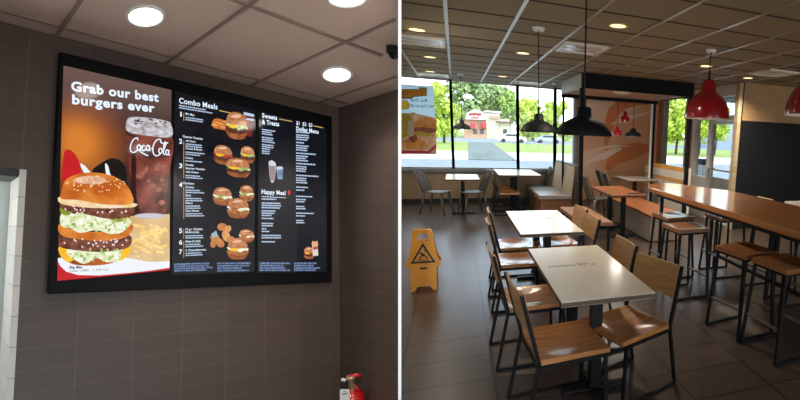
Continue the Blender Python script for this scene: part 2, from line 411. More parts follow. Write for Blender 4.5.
def chair(x, y, deg, label, group):
    c = copy_tree(chair0) if used[0] else chair0
    used[0] = True
    return place(c, (x, y, 0), math.radians(deg), label, group)
G1 = 'wooden chairs around the white tables'
chair(.565, 2.46, 5, 'wooden dining chair nearest the viewer, left of the front white table', G1)
chair(.50, 3.24, 2, 'wooden dining chair on the left side of the front white table, behind the nearest one', G1)
chair(.55, 4.30, 0, 'wooden dining chair on the left of the second white table, its nearer one', G1)
chair(.60, 4.92, 0, 'wooden dining chair on the left of the second white table, its farther one', G1)
chair(1.02, 2.58, 202, 'wooden dining chair turned at an angle right of the front white table, nearest right one', G1)
chair(.98, 3.26, 182, 'wooden dining chair right of the front white table, showing only its backrest above the tabletop', G1)
chair(1.02, 4.36, 183, 'wooden dining chair on the right of the second white table, its nearer one', G1)
chair(1.05, 4.93, 183, 'wooden dining chair on the right of the second white table, its farther one', G1)
chair(.97, 9.30, 0, 'dark framed wooden chair left of the large window table, its nearer one', 'wooden chairs at the large window table')
chair(.97, 9.95, 0, 'dark framed wooden chair left of the large window table, its farther one by the glass', 'wooden chairs at the large window table')

def make_table(name, cx, cy, wx, wy, top_m, label, posts, sticker=True, edge=lam_edge, z=.75):
    r = empty(name, (cx, cy, 0), cat='table', label=label)
    mb = MB(); mb.box(-wx/2, wx/2, -wy/2, wy/2, z-.032, z); mb.cur = 1; mb.box(-wx/2-.002, wx/2+.002, -wy/2-.002, wy/2+.002, z-.030, z-.003)
    mb.build('tabletop', [top_m, edge], r)
    for (x, y) in posts:
        mb = MB(); mb.box(x-.035, x+.035, y-.035, y+.035, .02, z-.03); mb.build('pedestal_post', black_steel, r)
        mb = MB(); mb.box(x-.22, x+.22, y-.035, y+.035, .002, .03); mb.box(x-.035, x+.035, y-.2, y+.2, .002, .031); mb.build('foot_cross', black_steel, r, bevel=.006)
        mb = MB(); mb.box(x-.18, x+.18, y-.025, y+.025, z-.05, z-.032); mb.build('top_bracket', black_steel, r)
    if sticker:
        mb = MB(); k = 0
        sx, sy = sticker
        for i in range(9):
            x = sx+.022*i; h = .018+.02*random.random()
            mb.box(x-.007, x+.007, sy-h*.5, sy+h*.5, z, z+.0008)
        for i in range(12):
            x = sx+.2+.13*random.random(); y = sy-.03+.07*random.random(); mb.box(x-.012, x+.012, y-.004, y+.004, z, z+.0009)
        mb.build('worn_sticker', grey_mark, r)
    return r
make_table('dining_table', .812, 2.92, .58, 1.22, white_lam, 'front white laminate table with worn grey sticker, nearest the viewer', ((0, -.33), (0, .33)), (-.22, .08))
make_table('dining_table', .832, 4.70, .60, 1.26, white_lam, 'second white laminate table from the viewer, under the first black pendant', ((0, -.33), (0, .33)), (-.2, .1))
make_table('cafe_table', .115, 9.48, .60, 1.08, white_lam, 'small white table at the window between two grey metal chairs', ((0, 0),), None)
make_table('cafe_table', 1.225, 10.07, .85, 1.5, white_lam, 'large pale table against the window beside the beige bench', ((-.05, -.3), (-.05, .35)), None, z=.80)
make_table('cafe_table', 2.57, 7.18, .60, 1.28, orange_wood, 'orange wooden table between the brown chair and the orange bench', ((0, -.35), (0, .35)), None, edge=mat('dark_wood_edge', (92, 50, 26), .5))
make_table('cafe_table', 3.78, 9.35, .72, 1.05, white_lam, 'small white table inside the black framed booth in front of the mural', ((0, 0),), None)
mb = MB(); mb.box(-.11, .11, -.05, .05, .0, .012); o = mb.build('serving_tray', mat('black_plastic', (20, 20, 22), .4), loc=(2.72, 6.72, .75), bevel=.004); tag(o, 'flat black tray lying on the near end of the orange table', 'tray')

# grey metal side chairs at the window table
met = mat('grey_metal_chair', (104, 100, 92), .4, .5)
def make_metal():
    r = empty('metal_chair', cat='chair', label='grey metal chair')
    mb = MB(); mb.grid(lambda u, v: (-.19+.4*u, (-.2+.4*v)*(1-.12*(1-u)), .45-.01*math.sin(PI*u)*math.sin(PI*v)), 6, 6); mb.build('seat', met, r, smooth=True, solid=.012)
    for sx, sy in ((-1, -1), (-1, 1), (1, -1), (1, 1)):
        mb = MB(); mb.tube([(.17*sx, .16*sy, .44), (.2*sx, .18*sy, .2), (.25*sx, .21*sy, .005)], [.025, .022, .014], 8); mb.build('leg', met, r, smooth=True)
    mb = MB(); mb.tube([(-.18, -.17, .44), (-.27, -.185, .7), (-.335, -.17, .86), (-.345, -.1, .885), (-.345, .1, .885), (-.335, .17, .86), (-.27, .185, .7), (-.18, .17, .44)], .013, 8); mb.build('back_frame', met, r, smooth=True)
    for y in (-.09, -.03, .03, .09):
        mb = MB(); mb.bar((-.185, y*.9, .45), (-.345, y, .88), .014, .03); mb.build('back_slat', met, r)
    return r
m1 = make_metal(); place(m1, (-.37, 9.5, 0), -.42, 'grey metal slat back chair left of the small window table', 'grey metal chairs at window')
m2 = copy_tree(m1); place(m2, (.30, 9.42, 0), PI+.3, 'grey metal slat back chair right of the small window table', 'grey metal chairs at window')
m3 = copy_tree(m1); place(m3, (1.76, 10.6, 0), PI, 'grey metal slat back chair between the large window table and the beige bench', 'grey metal chairs at window')
m4 = copy_tree(m1); place(m4, (3.28, 9.0, 0), 0, 'grey metal slat back chair left of the white booth table before the mural', 'grey metal chairs in booth')
m5 = copy_tree(m1); place(m5, (3.35, 9.75, 0), 0, 'grey metal slat back chair behind another one beside the booth mural', 'grey metal chairs in booth')

# beige channelled bench
r = empty('bench_seat', (1.9, 9.5, 0), label='beige channel tufted bench with high back by the window', cat='bench')
mb = MB(); mb.box(-.38, .33, -.85, .6, .05, .38); mb.build('bench_base', brown_wood, r)
mb = MB(); mb.box(-.42, .25, -.87, .62, .38, .47); mb.build('seat_cushion', mat('grey_vinyl', (150, 140, 128), .25), r, bevel=.02)
mb = MB(); n = 14
for k in range(n):
    y = -.87+1.77*(k+.5)/n; hh = 1.77/n/2
    for s in range(6):
        a0, a1 = PI*s/6, PI*(s+1)/6
        mb.add([(.25-.045*math.sin(a0)-.02, y-hh*math.cos(a0), .46), (.25-.045*math.sin(a1)-.02, y-hh*math.cos(a1), .46), (.31-.045*math.sin(a1), y-hh*math.cos(a1), 1.04), (.31-.045*math.sin(a0), y-hh*math.cos(a0), 1.04)], [(0, 1, 2, 3)])
mb.build('tufted_back', upholstery, r)
mb = MB(); mb.hexa([(.24, -.88, .1), (.36, -.88, .1), (.36, .91, .1), (.24, .91, .1), (.3, -.88, 1.06), (.38, -.88, 1.06), (.38, .91, 1.06), (.3, .91, 1.06)]); mb.build('back_shell', mat('dark_brown_shell', (70, 52, 38), .5), r)
# orange bench by the bar
r = empty('bench_seat', (3.16, 7.3, 0), label='backless orange topped bench with pale side panel left of the bar end', cat='bench')
mb = MB(); mb.box(-.29, .29, -.95, .95, .02, .41); mb.build('bench_base', mat('pale_grey_panel', (150, 138, 124), .5), r)
mb = MB(); mb.box(-.31, .31, -.97, .97, .41, .455); mb.build('bench_top', orange_wood, r, bevel=.006)

r = empty('bench_seat', (1.85, 6.6, 0), label='low backless brown wooden bench with black legs left of the orange table', cat='bench')
mb = MB(); mb.box(-.23, .23, -.66, .76, .39, .45); mb.build('bench_top', mat('pinkish_bench_wood', (150, 104, 76), .45, rgb2=(162, 116, 86), nscale=3, stretch=(10, 1, 2)), r, bevel=.006)
for sx in (-1, 1):
    for y in (-.6, .7):
        mb = MB(); mb.bar((sx*.19, y, .39), (sx*.19, y, 0), .035); mb.build('leg', black_steel, r)
mb = MB(); mb.box(-.2, .2, -.62, .72, .355, .39); mb.build('bench_frame', black_steel, r)
m6 = copy_tree(m1); place(m6, (2.62, 8.35, 0), .15, 'grey metal slat back chair between the orange table and the booth mural', 'grey metal chairs in booth')
# bar counter
r = empty('bar_counter', (2.74, 3.0, 0), label='long high bar with orange butcher block top and black steel frame', cat='counter')
pts = [(2.26, 5.12), (2.42, 5.48), (2.78, 5.6), (3.22, 4.72), (3.22, .6), (2.26, .6)]
mb = MB(); mb.prism([(x-2.74, y-3, 1.0) for x, y in pts], (0, 0, .055)); mb.build('bar_top', bar_wood, r, bevel=.006)
mb = MB()
for x in (-.4, .4): mb.bar((x, 2.0 if x < 0 else 1.6, .975), (x, -2.3, .975), .03, .04)
for y in (1.9, .72, -.6, -1.9): mb.bar((-.4, y-(.3 if y > 1.8 else 0), .975), (.4, y-(.3 if y > 1.8 else 0), .975), .03, .04)
mb.build('top_frame', black_steel, r)
for y in (1.95, .66, -.62, -1.9):
    mb = MB(); mb.bar((-.36, y, .96), (-.36, y, 0), .035) if y > 1.5 else None
    if y > 1.5: mb.build('leg', black_steel, r)
    for dx in (.33, .40):
        mb = MB(); mb.bar((dx, y-.02*(dx > .35)-.1*(y > 1.5), .96), (dx, y-.02*(dx > .35)-.1*(y > 1.5), 0), .035); mb.build('leg', black_steel, r)
mb = MB(); mb.bar((.3, 1.85, .24), (.3, -2.2, .24), .035); mb.build('foot_rail', black_steel, r)

def make_stool():
    r = empty('bar_stool', cat='stool', label='bar stool')
    mb = MB(); n = 8
    def top(u, v):
        x = -.19+.38*u; y = -.19+.38*v
        return (x, y, .76-.014*max(0, 1-(x/.15)**2)*max(0, 1-(y/.16)**2)**.6)
    mb.grid(top, n, n); mb.grid(lambda u, v: (-.19+.38*u, -.19+.38*v, .722), n, n)
    for a, b in (((0, 0), (1, 0)), ((1, 0), (1, 1)), ((1, 1), (0, 1)), ((0, 1), (0, 0))):
        mb.add([(-.19+.38*a[0], -.19+.38*a[1], .722), (-.19+.38*b[0], -.19+.38*b[1], .722), (-.19+.38*b[0], -.19+.38*b[1], .76), (-.19+.38*a[0], -.19+.38*a[1], .76)], [(0, 1, 2, 3)])
    o = mb.build('seat', stool_wood, r, smooth=True); md = o.modifiers.new('edge', 'EDGE_SPLIT'); md.split_angle = math.radians(50)
    def lp(sx, sy, t): return (sx*(.165+.045*t), sy*(.165+.035*t), .715*(1-t)+.01*t)
    for sx in (-1, 1):
        for sy in (-1, 1):
            mb = MB(); mb.bar(lp(sx, sy, 0), lp(sx, sy, 1), .022); mb.build('leg', black_steel, r)
    mb = MB()
    for s in (-1, 1): mb.bar((-.165, s*.165, .71), (.165, s*.165, .71), .022); mb.bar((s*.165, -.165, .71), (s*.165, .165, .71), .022)
    mb.build('seat_frame', black_steel, r)
    for sy in (-1, 1):
        mb = MB(); mb.bar(lp(-1, sy, 1), lp(1, sy, 1), .022); mb.build('floor_runner', black_steel, r)
    for sx, t in ((-1, .62), (1, .7)):
        mb = MB(); mb.bar(lp(sx, -1, t), lp(sx, 1, t), .02); o = mb.build('foot_rest', worn_steel, r); o['label'] = 'foot rest worn to bare steel'
    return r
st0 = make_stool(); sused = [False]
def stool(x, y, deg, label):
    c = copy_tree(st0) if sused[0] else st0
    sused[0] = True
    place(c, (x, y, 0), math.radians(deg), label, 'bar stools along the bar counter')
stool(2.44, 4.74, 6, 'bar stool at the far end of the bar, near side, with glare on its seat')
stool(2.27, 4.10, 4, 'bar stool with brown dished seat second from the far end on the near side')
stool(2.33, 3.10, 10, 'bar stool third from the far end on the near side of the bar')
stool(2.40, 2.66, 5, 'bar stool nearest the viewer at the right edge of the picture')
stool(3.12, 4.62, 0, 'bar stool behind the bar, farthest one on the far side')
stool(3.30, 3.90, 0, 'bar stool behind the bar, middle one on the far side')
stool(3.32, 3.20, 0, 'bar stool behind the bar, nearest one on the far side')

# table and chair beyond the bar
make_table('side_table', 4.55, 4.1, .8, 1.3, white_lam, 'white topped table beyond the bar in front of the black wall', ((0, -.3), (0, .3)), None, edge=mat('white_edge', (225, 222, 214), .4), z=.9)
r = empty('side_chair', (4.28, 5.08, 0), 0, label='pale wooden chair with a hand hole in its backrest beyond the bar', cat='chair')
pw = mat('pale_birch', (206, 186, 152), .4)
mb = MB(); mb.box(-.2, .2, -.2, .2, .43, .46); mb.build('seat', pw, r, bevel=.008)
mb = MB()
for (y0_, y1_, z0_, z1_) in ((-.2, .2, .6, .82), (-.2, -.08, .82, .87), (.08, .2, .82, .87), (-.17, .17, .87, .9)): mb.box(-.215, -.195, y0_, y1_, z0_, z1_)
mb.build('backrest', pw, r)
for sx, sy in ((-1, -1), (-1, 1), (1, -1), (1, 1)):
    mb = MB(); mb.bar((.18*sx, .18*sy, .43 if sx > 0 else .82), (.2*sx, .2*sy, 0), .022); mb.build('leg', black_steel, r)

# framed booth
r = empty('booth_canopy', (3.15, 7.75, 0), label='black framed booth canopy with posts around the mural corner', cat='booth frame')
def bx(name, x0, x1, y0_, y1_, z0, z1, m):
    mb = MB(); mb.box(x0-3.15, x1-3.15, y0_-7.75, y1_-7.75, z0, z1); return mb.build(name, m, r)
bx('front_beam', 2.08, 4.27, 7.72, 7.8, 2.475, 2.725, black_paint)
bx('side_beam', 2.06, 2.10, 7.80, 9.35, 2.475, 2.725, mat('grey_side_panel', (176, 178, 172), .5))
bx('side_beam', 4.22, 4.27, 7.80, 9.35, 2.475, 2.725, black_paint)
bx('back_beam', 2.08, 4.27, 9.35, 9.43, 2.42, 2.56, black_paint)
bx('soffit_panel', 2.10, 4.22, 7.80, 9.35, 2.49, 2.51, mat('tan_soffit', (190, 150, 118), .6))
for x, y, w in ((2.075, 7.76, .035), (4.235, 7.76, .035), (4.2, 9.39, .03), (2.12, 9.39, .02)):
    bx('post', x-w, x+w, y-w, y+w, 0, 2.476 if y < 8 else 2.43, black_paint)
bx('post_trim', 4.13, 4.17, 9.37, 9.41, 0, 2.42, white_paint)
q = onz(622, 91.5, 2.49)
mb = MB(); mb.lathe([(0, -.05), (.1, -.05), (.16, -.03), (.17, 0), (0, 0)], 20); o = mb.build('flush_lamp', mat('flush_lamp_glass', (230, 222, 205), .5), loc=(q.x, q.y, 2.49), smooth=True); tag(o, 'small pale flush lamp under the booth canopy soffit', 'ceiling lamp'); BL = (q.x, q.y)
# low tiled booth partition
mb = MB()
tile_o = mat('ochre_glazed_tile', (226, 160, 62), .3); tile_w = mat('white_glazed_tile', (228, 218, 200), .3)
rows = [(0, .48, 1), (.48, .62, 0), (.62, .76, 1), (.76, .84, 0), (.84, 1.0, 1), (1.0, 1.1, 0)]
for z0, z1, c in rows:
    mb.cur = c
    y = 7.82
    while y < 10.0:
        mb.box(4.3, 4.38, y+.004, min(y+.3, 10.0)-.004, z0+.003, z1-.003); y += .3
mb.cur = 1; mb.box(4.306, 4.374, 7.82, 10.0, 0, 1.095)
struct(mb.build('wall_booth', [tile_o, tile_w]))

# ------------------------------------------------------------------ pendants
def pendant(x, y, zr, R, enamel, label, group, tall=1.0, cable=True):
    r = empty('pendant_lamp', (x, y, CZ), label=label, cat='pendant lamp', group=group)
    z = zr-CZ; k = R/.195
    if enamel is black_enamel:
        pr = [(.195, 0), (.193, .012), (.175, .045), (.14, .082), (.1, .105), (.06, .122), (.05, .13), (.048, .185), (.03, .195), (0, .198)]
    else:
        pr = [(.195, 0), (.195, .02), (.188, .075), (.165, .13), (.125, .175), (.085, .2), (.07, .215), (.062, .265), (.05, .295), (.03, .31), (0, .312)]
    mb = MB(); mb.lathe([(a*k, z+b*k*tall) for a, b in pr], 32); mb.cur = 1
    mb.lathe([(a*k*.975, z+b*k*tall-.004) for a, b in pr[:-4]]+[(0, z+pr[-5][1]*k*tall)], 32)
    o = mb.build('lamp_shade', [enamel, lamp_inner if enamel is red_enamel else mat('dark_lamp_lining', (30, 32, 34), .6)], r, smooth=True, fix=False)
    top = z+pr[-1][1]*k*tall
    mb = MB(); mb.tube([(0, 0, top-.01), (0, 0, -.01)], .006 if R > .15 else .004, 6); mb.build('cord', cordm, r)
    mb = MB(); mb.lathe([(.014, top-.01), (.012, top+.07*k), (0, top+.075*k)], 10); mb.build('cord_grip', cordm, r, smooth=True)
    mb = MB(); mb.lathe([(0, -.03), (.055, -.03), (.065, -.004), (.065, 0)], 18); mb.build('ceiling_cup', white_paint if enamel is red_enamel or y > 4 else black_enamel, r, smooth=True)
    mb = MB(); mb.ball((0, 0, z+.06*k), .03*k, 10, 7); mb.build('bulb', mat('warm_bulb', (255, 230, 190), .4, emit=(255, 214, 150), es=1.5), r, smooth=True)
li = bpy.data.lights.new('flush_lamp_light', 'SPOT'); li.energy = 150; li.spot_size = math.radians(165); li.spot_blend = 1; li.shadow_soft_size = .1; li.color = (1, .9, .78)
lo = bpy.data.objects.new('flush_lamp_light', li); COL.objects.link(lo); lo.location = (BL[0], BL[1], 2.42)
GB = 'black dome pendants over the tables'; GR = 'red bell pendants over the bar'
pendant(.835, 4.88, 1.685, .193, black_enamel, 'black dome pendant hanging over the second white table', GB)
pendant(.835, 3.05, 1.675, .195, black_enamel, 'black dome pendant over the front white table, largest of the black ones', GB)
pendant(.14, 9.62, 1.685, .175, black_enamel, 'small looking black dome pendant over the small window table', GB)
pendant(2.03, 9.82, 1.69, .19, black_enamel, 'black dome pendant by the window mostly hidden behind the larger black pendant', GB)
pendant(2.87, 4.83, 1.935, .275, red_enamel, 'red bell pendant hanging over the far half of the bar', GR, 1.06)
pendant(2.97, 3.12, 1.935, .27, red_enamel, 'red bell pendant cut off at the right edge of the picture', GR, 1.06)
def mini(u, vr, vt, y, rpx, en, label):
    q = ony(u, vr, y); q2 = ony(u+rpx, vr, y); t = ony(u, vt, y)
    R = abs(q2.x-q.x); hh = t.z-q.z
    r = empty('pendant_lamp', (q.x, q.y, 2.42), label=label, cat='pendant lamp', group='small pendants in the framed booth')
    z = q.z-2.42; k = hh
    pr = [(R, 0), (R*.98, .1*k), (R*.85, .35*k), (R*.5, .55*k), (R*.36, .62*k), (R*.34, .85*k), (R*.15, k), (0, k)]
    mb = MB(); mb.lathe([(a, z+b) for a, b in pr], 20); mb.cur = 1; mb.lathe([(a*.95, z+b-.006) for a, b in pr[:5]]+[(0, z+.6*k)], 20)
    mb.build('lamp_shade', [en, lamp_inner], r, smooth=True, fix=False)
    mb = MB(); mb.tube([(0, 0, z+k-.01), (0, 0, .06)], .005, 6); mb.build('cord', cordm, r)
mini(625, 122, 111, 9.0, 5.2, red_enamel, 'small red pendant in the framed booth, highest of the three')
mini(617, 135, 126, 9.0, 4.8, red_enamel, 'small red pendant in the framed booth, lower left one')
mini(633, 136.5, 128, 9.0, 8, black_enamel, 'small dark grey pendant in the framed booth, right of the red ones')

# ------------------------------------------------------------------ ceiling fittings
def beam(x, y, e):
    li = bpy.data.lights.new('downlight_beam', 'SPOT'); li.energy = e; li.spot_size = math.radians(140); li.spot_blend = 1; li.shadow_soft_size = .08; li.color = (1, .87, .7)
    lo = bpy.data.objects.new('downlight_beam', li); COL.objects.link(lo); lo.location = (x, y, CZ-.03)
def downlight(x, y, label, R=.1, e=135):
    r = empty('downlight', (x, y, CZ), label=label, cat='ceiling light', group='recessed downlights in the dining room')
    mb = MB(); mb.lathe([(R*.8, -.012), (R, -.012), (R*1.05, -.001), (R*.8, -.001)], 24); mb.build('trim_ring', mat('brass_trim', (190, 160, 110), .4), r, smooth=True)
    mb = MB(); mb.lathe([(0, -.009), (R*.82, -.009)], 24); mb.build('lens', lens_warm, r)
    beam(x, y, e)
for (u, v, lb) in ((417, 29, 'recessed downlight next to the white partition, nearest on the left'), (430, 56.5, 'recessed downlight second from the partition, above the left vent'), (430, 71, 'recessed downlight right above the left window vent'),
                   (523, 52.5, 'recessed downlight between the two black pendant cords'), (502.5, 76, 'recessed downlight close to the middle window'), (618, 25, 'recessed downlight nearest the viewer in mid ceiling'),
                   (706, 65.5, 'recessed downlight behind the red pendant cord'), (748, 77.5, 'recessed downlight in front of the tan header')):
    q = onz(u, v, CZ); downlight(q.x, q.y, lb, e=230 if u > 700 else 150 if u > 600 else 60 if q.y > 6.3 else 110)
vent_m = mat('white_vent_metal', (222, 218, 205), .3)
def vent(x0, x1, y0_, y1_, label, slats='x'):
    cx, cy = (x0+x1)/2, (y0_+y1_)/2
    r = empty('ceiling_vent', (cx, cy, CZ), label=label, cat='air vent', group='white ceiling vents')
    hx, hy = (x1-x0)/2, (y1_-y0_)/2
    mb = MB()
    mb.box(-hx, hx, -hy, -hy+.04, -.025, -.001); mb.box(-hx, hx, hy-.04, hy, -.025, -.001); mb.box(-hx, -hx+.04, -hy+.04, hy-.04, -.025, -.001); mb.box(hx-.04, hx, -hy+.04, hy-.04, -.025, -.001)
    mb.build('vent_frame', vent_m, r)
    mb = MB(); mb.box(-hx+.04, hx-.04, -hy+.04, hy-.04, -.016, -.001); mb.build('face_plate', mat('glossy_vent_plate', (226, 224, 216), .18, .35), r)
    for k in range(3):
        y = -hy+.1+(2*hy-.2)*k/2
        mb = MB(); mb.box(-hx+.06, hx-.06, y-.006, y+.006, -.021, -.016); mb.build('louvre_rib', vent_m, r)
vent(-.63, -.07, 6.08, 6.66, 'white flat ceiling vent nearest the partition')
vent(-.62, -.07, 9.85, 10.4, 'white flat ceiling vent above the left window')
vent(1.22, 1.78, 5.36, 5.96, 'white flat ceiling vent in front of the booth canopy')
vent(1.24, 1.79, 9.85, 10.4, 'white flat ceiling vent above the third window')
vent(4.3, 4.86, 5.5, 6.05, 'white flat ceiling vent before the tan header')

# ------------------------------------------------------------------ wet floor sign
def plate(name, outlines, th, m, parent, fn):
    cu = bpy.data.curves.new(name, 'CURVE'); cu.dimensions = '2D'; cu.fill_mode = 'BOTH'; cu.extrude = th/2
    for ol in outlines:
        sp = cu.splines.new('POLY'); sp.points.add(len(ol)-1); sp.use_cyclic_u = True
        for i, (x, y) in enumerate(ol): sp.points[i].co = (x, y, 0, 1)
    o = bpy.data.objects.new(name, cu); COL.objects.link(o)
    me = bpy.data.meshes.new_from_object(o.evaluated_get(bpy.context.evaluated_depsgraph_get()))
    bpy.data.objects.remove(o); bpy.data.curves.remove(cu)
    for v in me.vertices: v.co = fn(v.co)
    me.materials.clear(); me.materials.append(m)
    o = bpy.data.objects.new(name, me); COL.objects.link(o)
    if parent is not None: o.parent = parent
    return o
sg = empty('wet_floor_sign', (-.348, 5.06, 0), label='yellow folding caution sign standing on the tiled floor by the partition', cat='floor sign')
hand = [(-.052, .5), (-.02, .5), (0, .525), (.02, .5), (.052, .5), (.047, .585), (-.047, .585)]
outl = [(-.125, 0), (-.09, 0), (-.06, .045), (.06, .045), (.09, 0), (.125, 0), (.125, .2), (.125, .245), (.165, .25), (.163, .285), (.135, .34), (.105, .5), (.095, .6), (.075, .625), (-.075, .625), (-.095, .6), (-.105, .5), (-.135, .34), (-.163, .285), (-.165, .25), (-.125, .245), (-.125, .2)]
lean = .13
for s, nm in ((-1, 'front_panel'), (1, 'rear_panel')):
    plate(nm, [outl, hand], .018, yellow, sg, lambda c, s=s: V(c.x, s*(.155-.22*c.y)+c.z, c.y))
fnt = lambda c, d=.0115: V(c.x, -(.155-.22*c.y)-d+c.z, c.y)
blackv = mat('black_vinyl', (22, 20, 16), .5)
def tri(cx, cy, w, h): return [(cx-w, cy), (cx+w, cy), (cx, cy+h)]
plate('warning_triangle', [tri(0, .285, .118, .205), tri(0, .303, .088, .152)], .002, blackv, sg, fnt)
man = [[(-.03, .34), (.0, .36), (.015, .345), (.03, .352), (.022, .365), (.004, .385), (-.012, .378)], [(-.012, .375), (-.035, .385), (-.03, .395), (0, .388)], [(.01, .35), (.045, .33), (.05, .338), (.02, .362)], [(-.03, .345), (-.045, .325), (-.036, .32), (-.015, .345)],
       [(.012, .4), (.022, .396), (.026, .406), (.018, .413), (.01, .409)], [(-.05, .312), (.05, .312), (.05, .318), (-.05, .318)]]
plate('slipping_figure', man, .002, blackv, sg, fnt)
plate('grip_slot', [[(-.035, .222), (.035, .222), (.035, .24), (-.035, .24)]], .002, blackv, sg, fnt)

# ------------------------------------------------------------------ poster hung in the window, its print seen from behind
po = empty('window_poster', (-.72, YW-.03, 0), label='large burger poster hung in the left window, print showing reversed', cat='poster')
YP = YW-.03
def pl(u, v, d=0): q = ony(u, v, YP); return (q.x+.72, -d, q.z)
def pm(n, c, c2=None, ns=12):   # thin printed film that daylight shines through
    if 'poster_'+n in MATS: return MATS['poster_'+n]
    m = mat('poster_'+n, c, .6, emit=None, rgb2=c2, nscale=ns); nt = m.node_tree; p = nt.nodes['Principled BSDF']; out = nt.nodes['Material Output']
    t = nt.nodes.new('ShaderNodeBsdfTranslucent'); mx = nt.nodes.new('ShaderNodeMixShader'); mx.inputs[0].default_value = .5
    src = p.inputs['Base Color'].links[0].from_socket if p.inputs['Base Color'].links else None
    if src: nt.links.new(src, t.inputs['Color'])
    else: t.inputs['Color'].default_value = (*lin(c), 1)
    nt.links.new(p.outputs[0], mx.inputs[1]); nt.links.new(t.outputs[0], mx.inputs[2]); nt.links.new(mx.outputs[0], out.inputs['Surface'])
    return m
def ppoly(mb, pts, d): mb.poly([pl(u, v, d) for u, v in pts])
mb = MB(); a, b_ = pl(396, 84.5), pl(436.5, 154); mb.poly([(a[0]-.2, 0, b_[2]-.01), (b_[0], 0, b_[2]-.01), (b_[0], 0, a[2]+.02), (a[0]-.2, 0, a[2]+.02)]); mb.build('paper_sheet', pm('sky', (176, 196, 202)), po)
mb = MB()
ppoly(mb, [(396, 117), (413, 112), (418, 114), (436.4, 118), (436.4, 154), (396, 154)], .006); mb.cur = 1
ppoly(mb, [(412, 124), (420, 118), (430, 117), (436.4, 121), (436.4, 129), (424, 130), (414, 128)], .0065); mb.cur = 2
ppoly(mb, [(396, 113), (408, 113), (413, 120), (411, 134), (404, 138), (396, 138)], .007); mb.cur = 3
ppoly(mb, [(412, 128), (422, 127), (436.4, 129), (436.4, 132), (424, 134), (414, 132)], .0075); mb.cur = 2
ppoly(mb, [(411, 133), (420, 131), (432, 134), (436, 136), (420, 137)], .008); mb.cur = 1
ppoly(mb, [(402, 141), (412, 138), (424, 140), (428, 146), (418, 150), (404, 148)], .0083); mb.cur = 4
ppoly(mb, [(408, 121), (413, 120), (414, 132), (411, 136), (407, 134)], .0086); mb.cur = 5
ppoly(mb, [(396, 150), (428, 151), (436.4, 144), (436.4, 147), (429, 153.6), (396, 153.6)], .0089); mb.cur = 3
ppoly(mb, [(408, 138), (416, 134), (418, 139), (413, 143)], .0092)
mb.build('food_picture', [pm('peach', (214, 140, 104), (226, 180, 140)), pm('bun', (214, 140, 62), (226, 176, 96)), pm('lettuce', (206, 186, 74), (186, 168, 66)), pm('patty', (142, 84, 68), (170, 110, 80)), pm('cup', (200, 196, 190)), pm('red', (198, 70, 76))], po)
mb = MB(); ppoly(mb, [(396, 89), (419, 89), (419, 87), (427, 87.5), (427, 96), (414, 97), (412, 99), (396, 99)], .006); mb.cur = 1
ppoly(mb, [(396, 90.5), (425, 89), (425, 95), (396, 97.5)], .0065); mb.cur = 2
for k in range(8):
    u = 401+2.8*k
    ppoly(mb, [(u, 91), (u+.9, 91), (u+1.5, 95.4), (u+.6, 95.6)], .007); ppoly(mb, [(u+1.4, 91), (u+2.1, 91), (u+.9, 95.2), (u+.4, 95.2)], .0072)
mb.build('banner_print', [pm('brown', (176, 124, 62)), pm('gold', (240, 184, 60)), pm('orange', (232, 120, 80))], po)
mb = MB(); ppoly(mb, [(398, 101), (407, 100), (410, 104), (409, 109), (400, 110)], .006); mb.build('badge_print', pm('gold', (226, 170, 56)), po)
mb = MB(); ink = pm('ink', (62, 66, 72))
for s, u0, u1, v, hpx in (('Buy One', 427, 411, 101.8, 2.6), ('Add One for $1', 435, 410.5, 107.6, 2.6)):
    p0 = Vector(pl(u0, v, .007)); p1 = Vector(pl(u1, v-.4, .007)); letter(mb, s, p0, p1-p0, V(0, 0, hpx*.025), .01)
mb.build('reversed_lettering', ink, po)

# ================================================================== OUTSIDE
GZ = -.15
mb = MB(); mb.box(-140, 220, YW+.3, 420, GZ-.2, GZ); struct(mb.build('floor_outside', grass))
def strip(name, pts, m, dz): 
    mb = MB(); mb.prism([(x, y, GZ-.01) for x, y in pts], (0, 0, .01+dz)); return struct(mb.build(name, m))
strip('floor_walk', [(-140, YW+.3), (5.5, YW+.3), (5.5, 6), (220, 6), (220, 29), (-140, 29)], asphalt, .01)
strip('floor_kerb', [(-140, 29), (220, 29), (220, 40), (-140, 40)], concrete, .03)
strip('floor_road', [(-140, 72), (220, 72), (220, 104), (-140, 104)], asphalt, .02)
strip('floor_reflection_patch', [(.7, 29), (3.6, 29), (5.2, 72), (1.8, 72)], mat('glass_reflection_tone', (92, 96, 90), .9, rgb2=(102, 106, 96), nscale=2), .035)  # dark ground patch imitating a reflection in the window glass
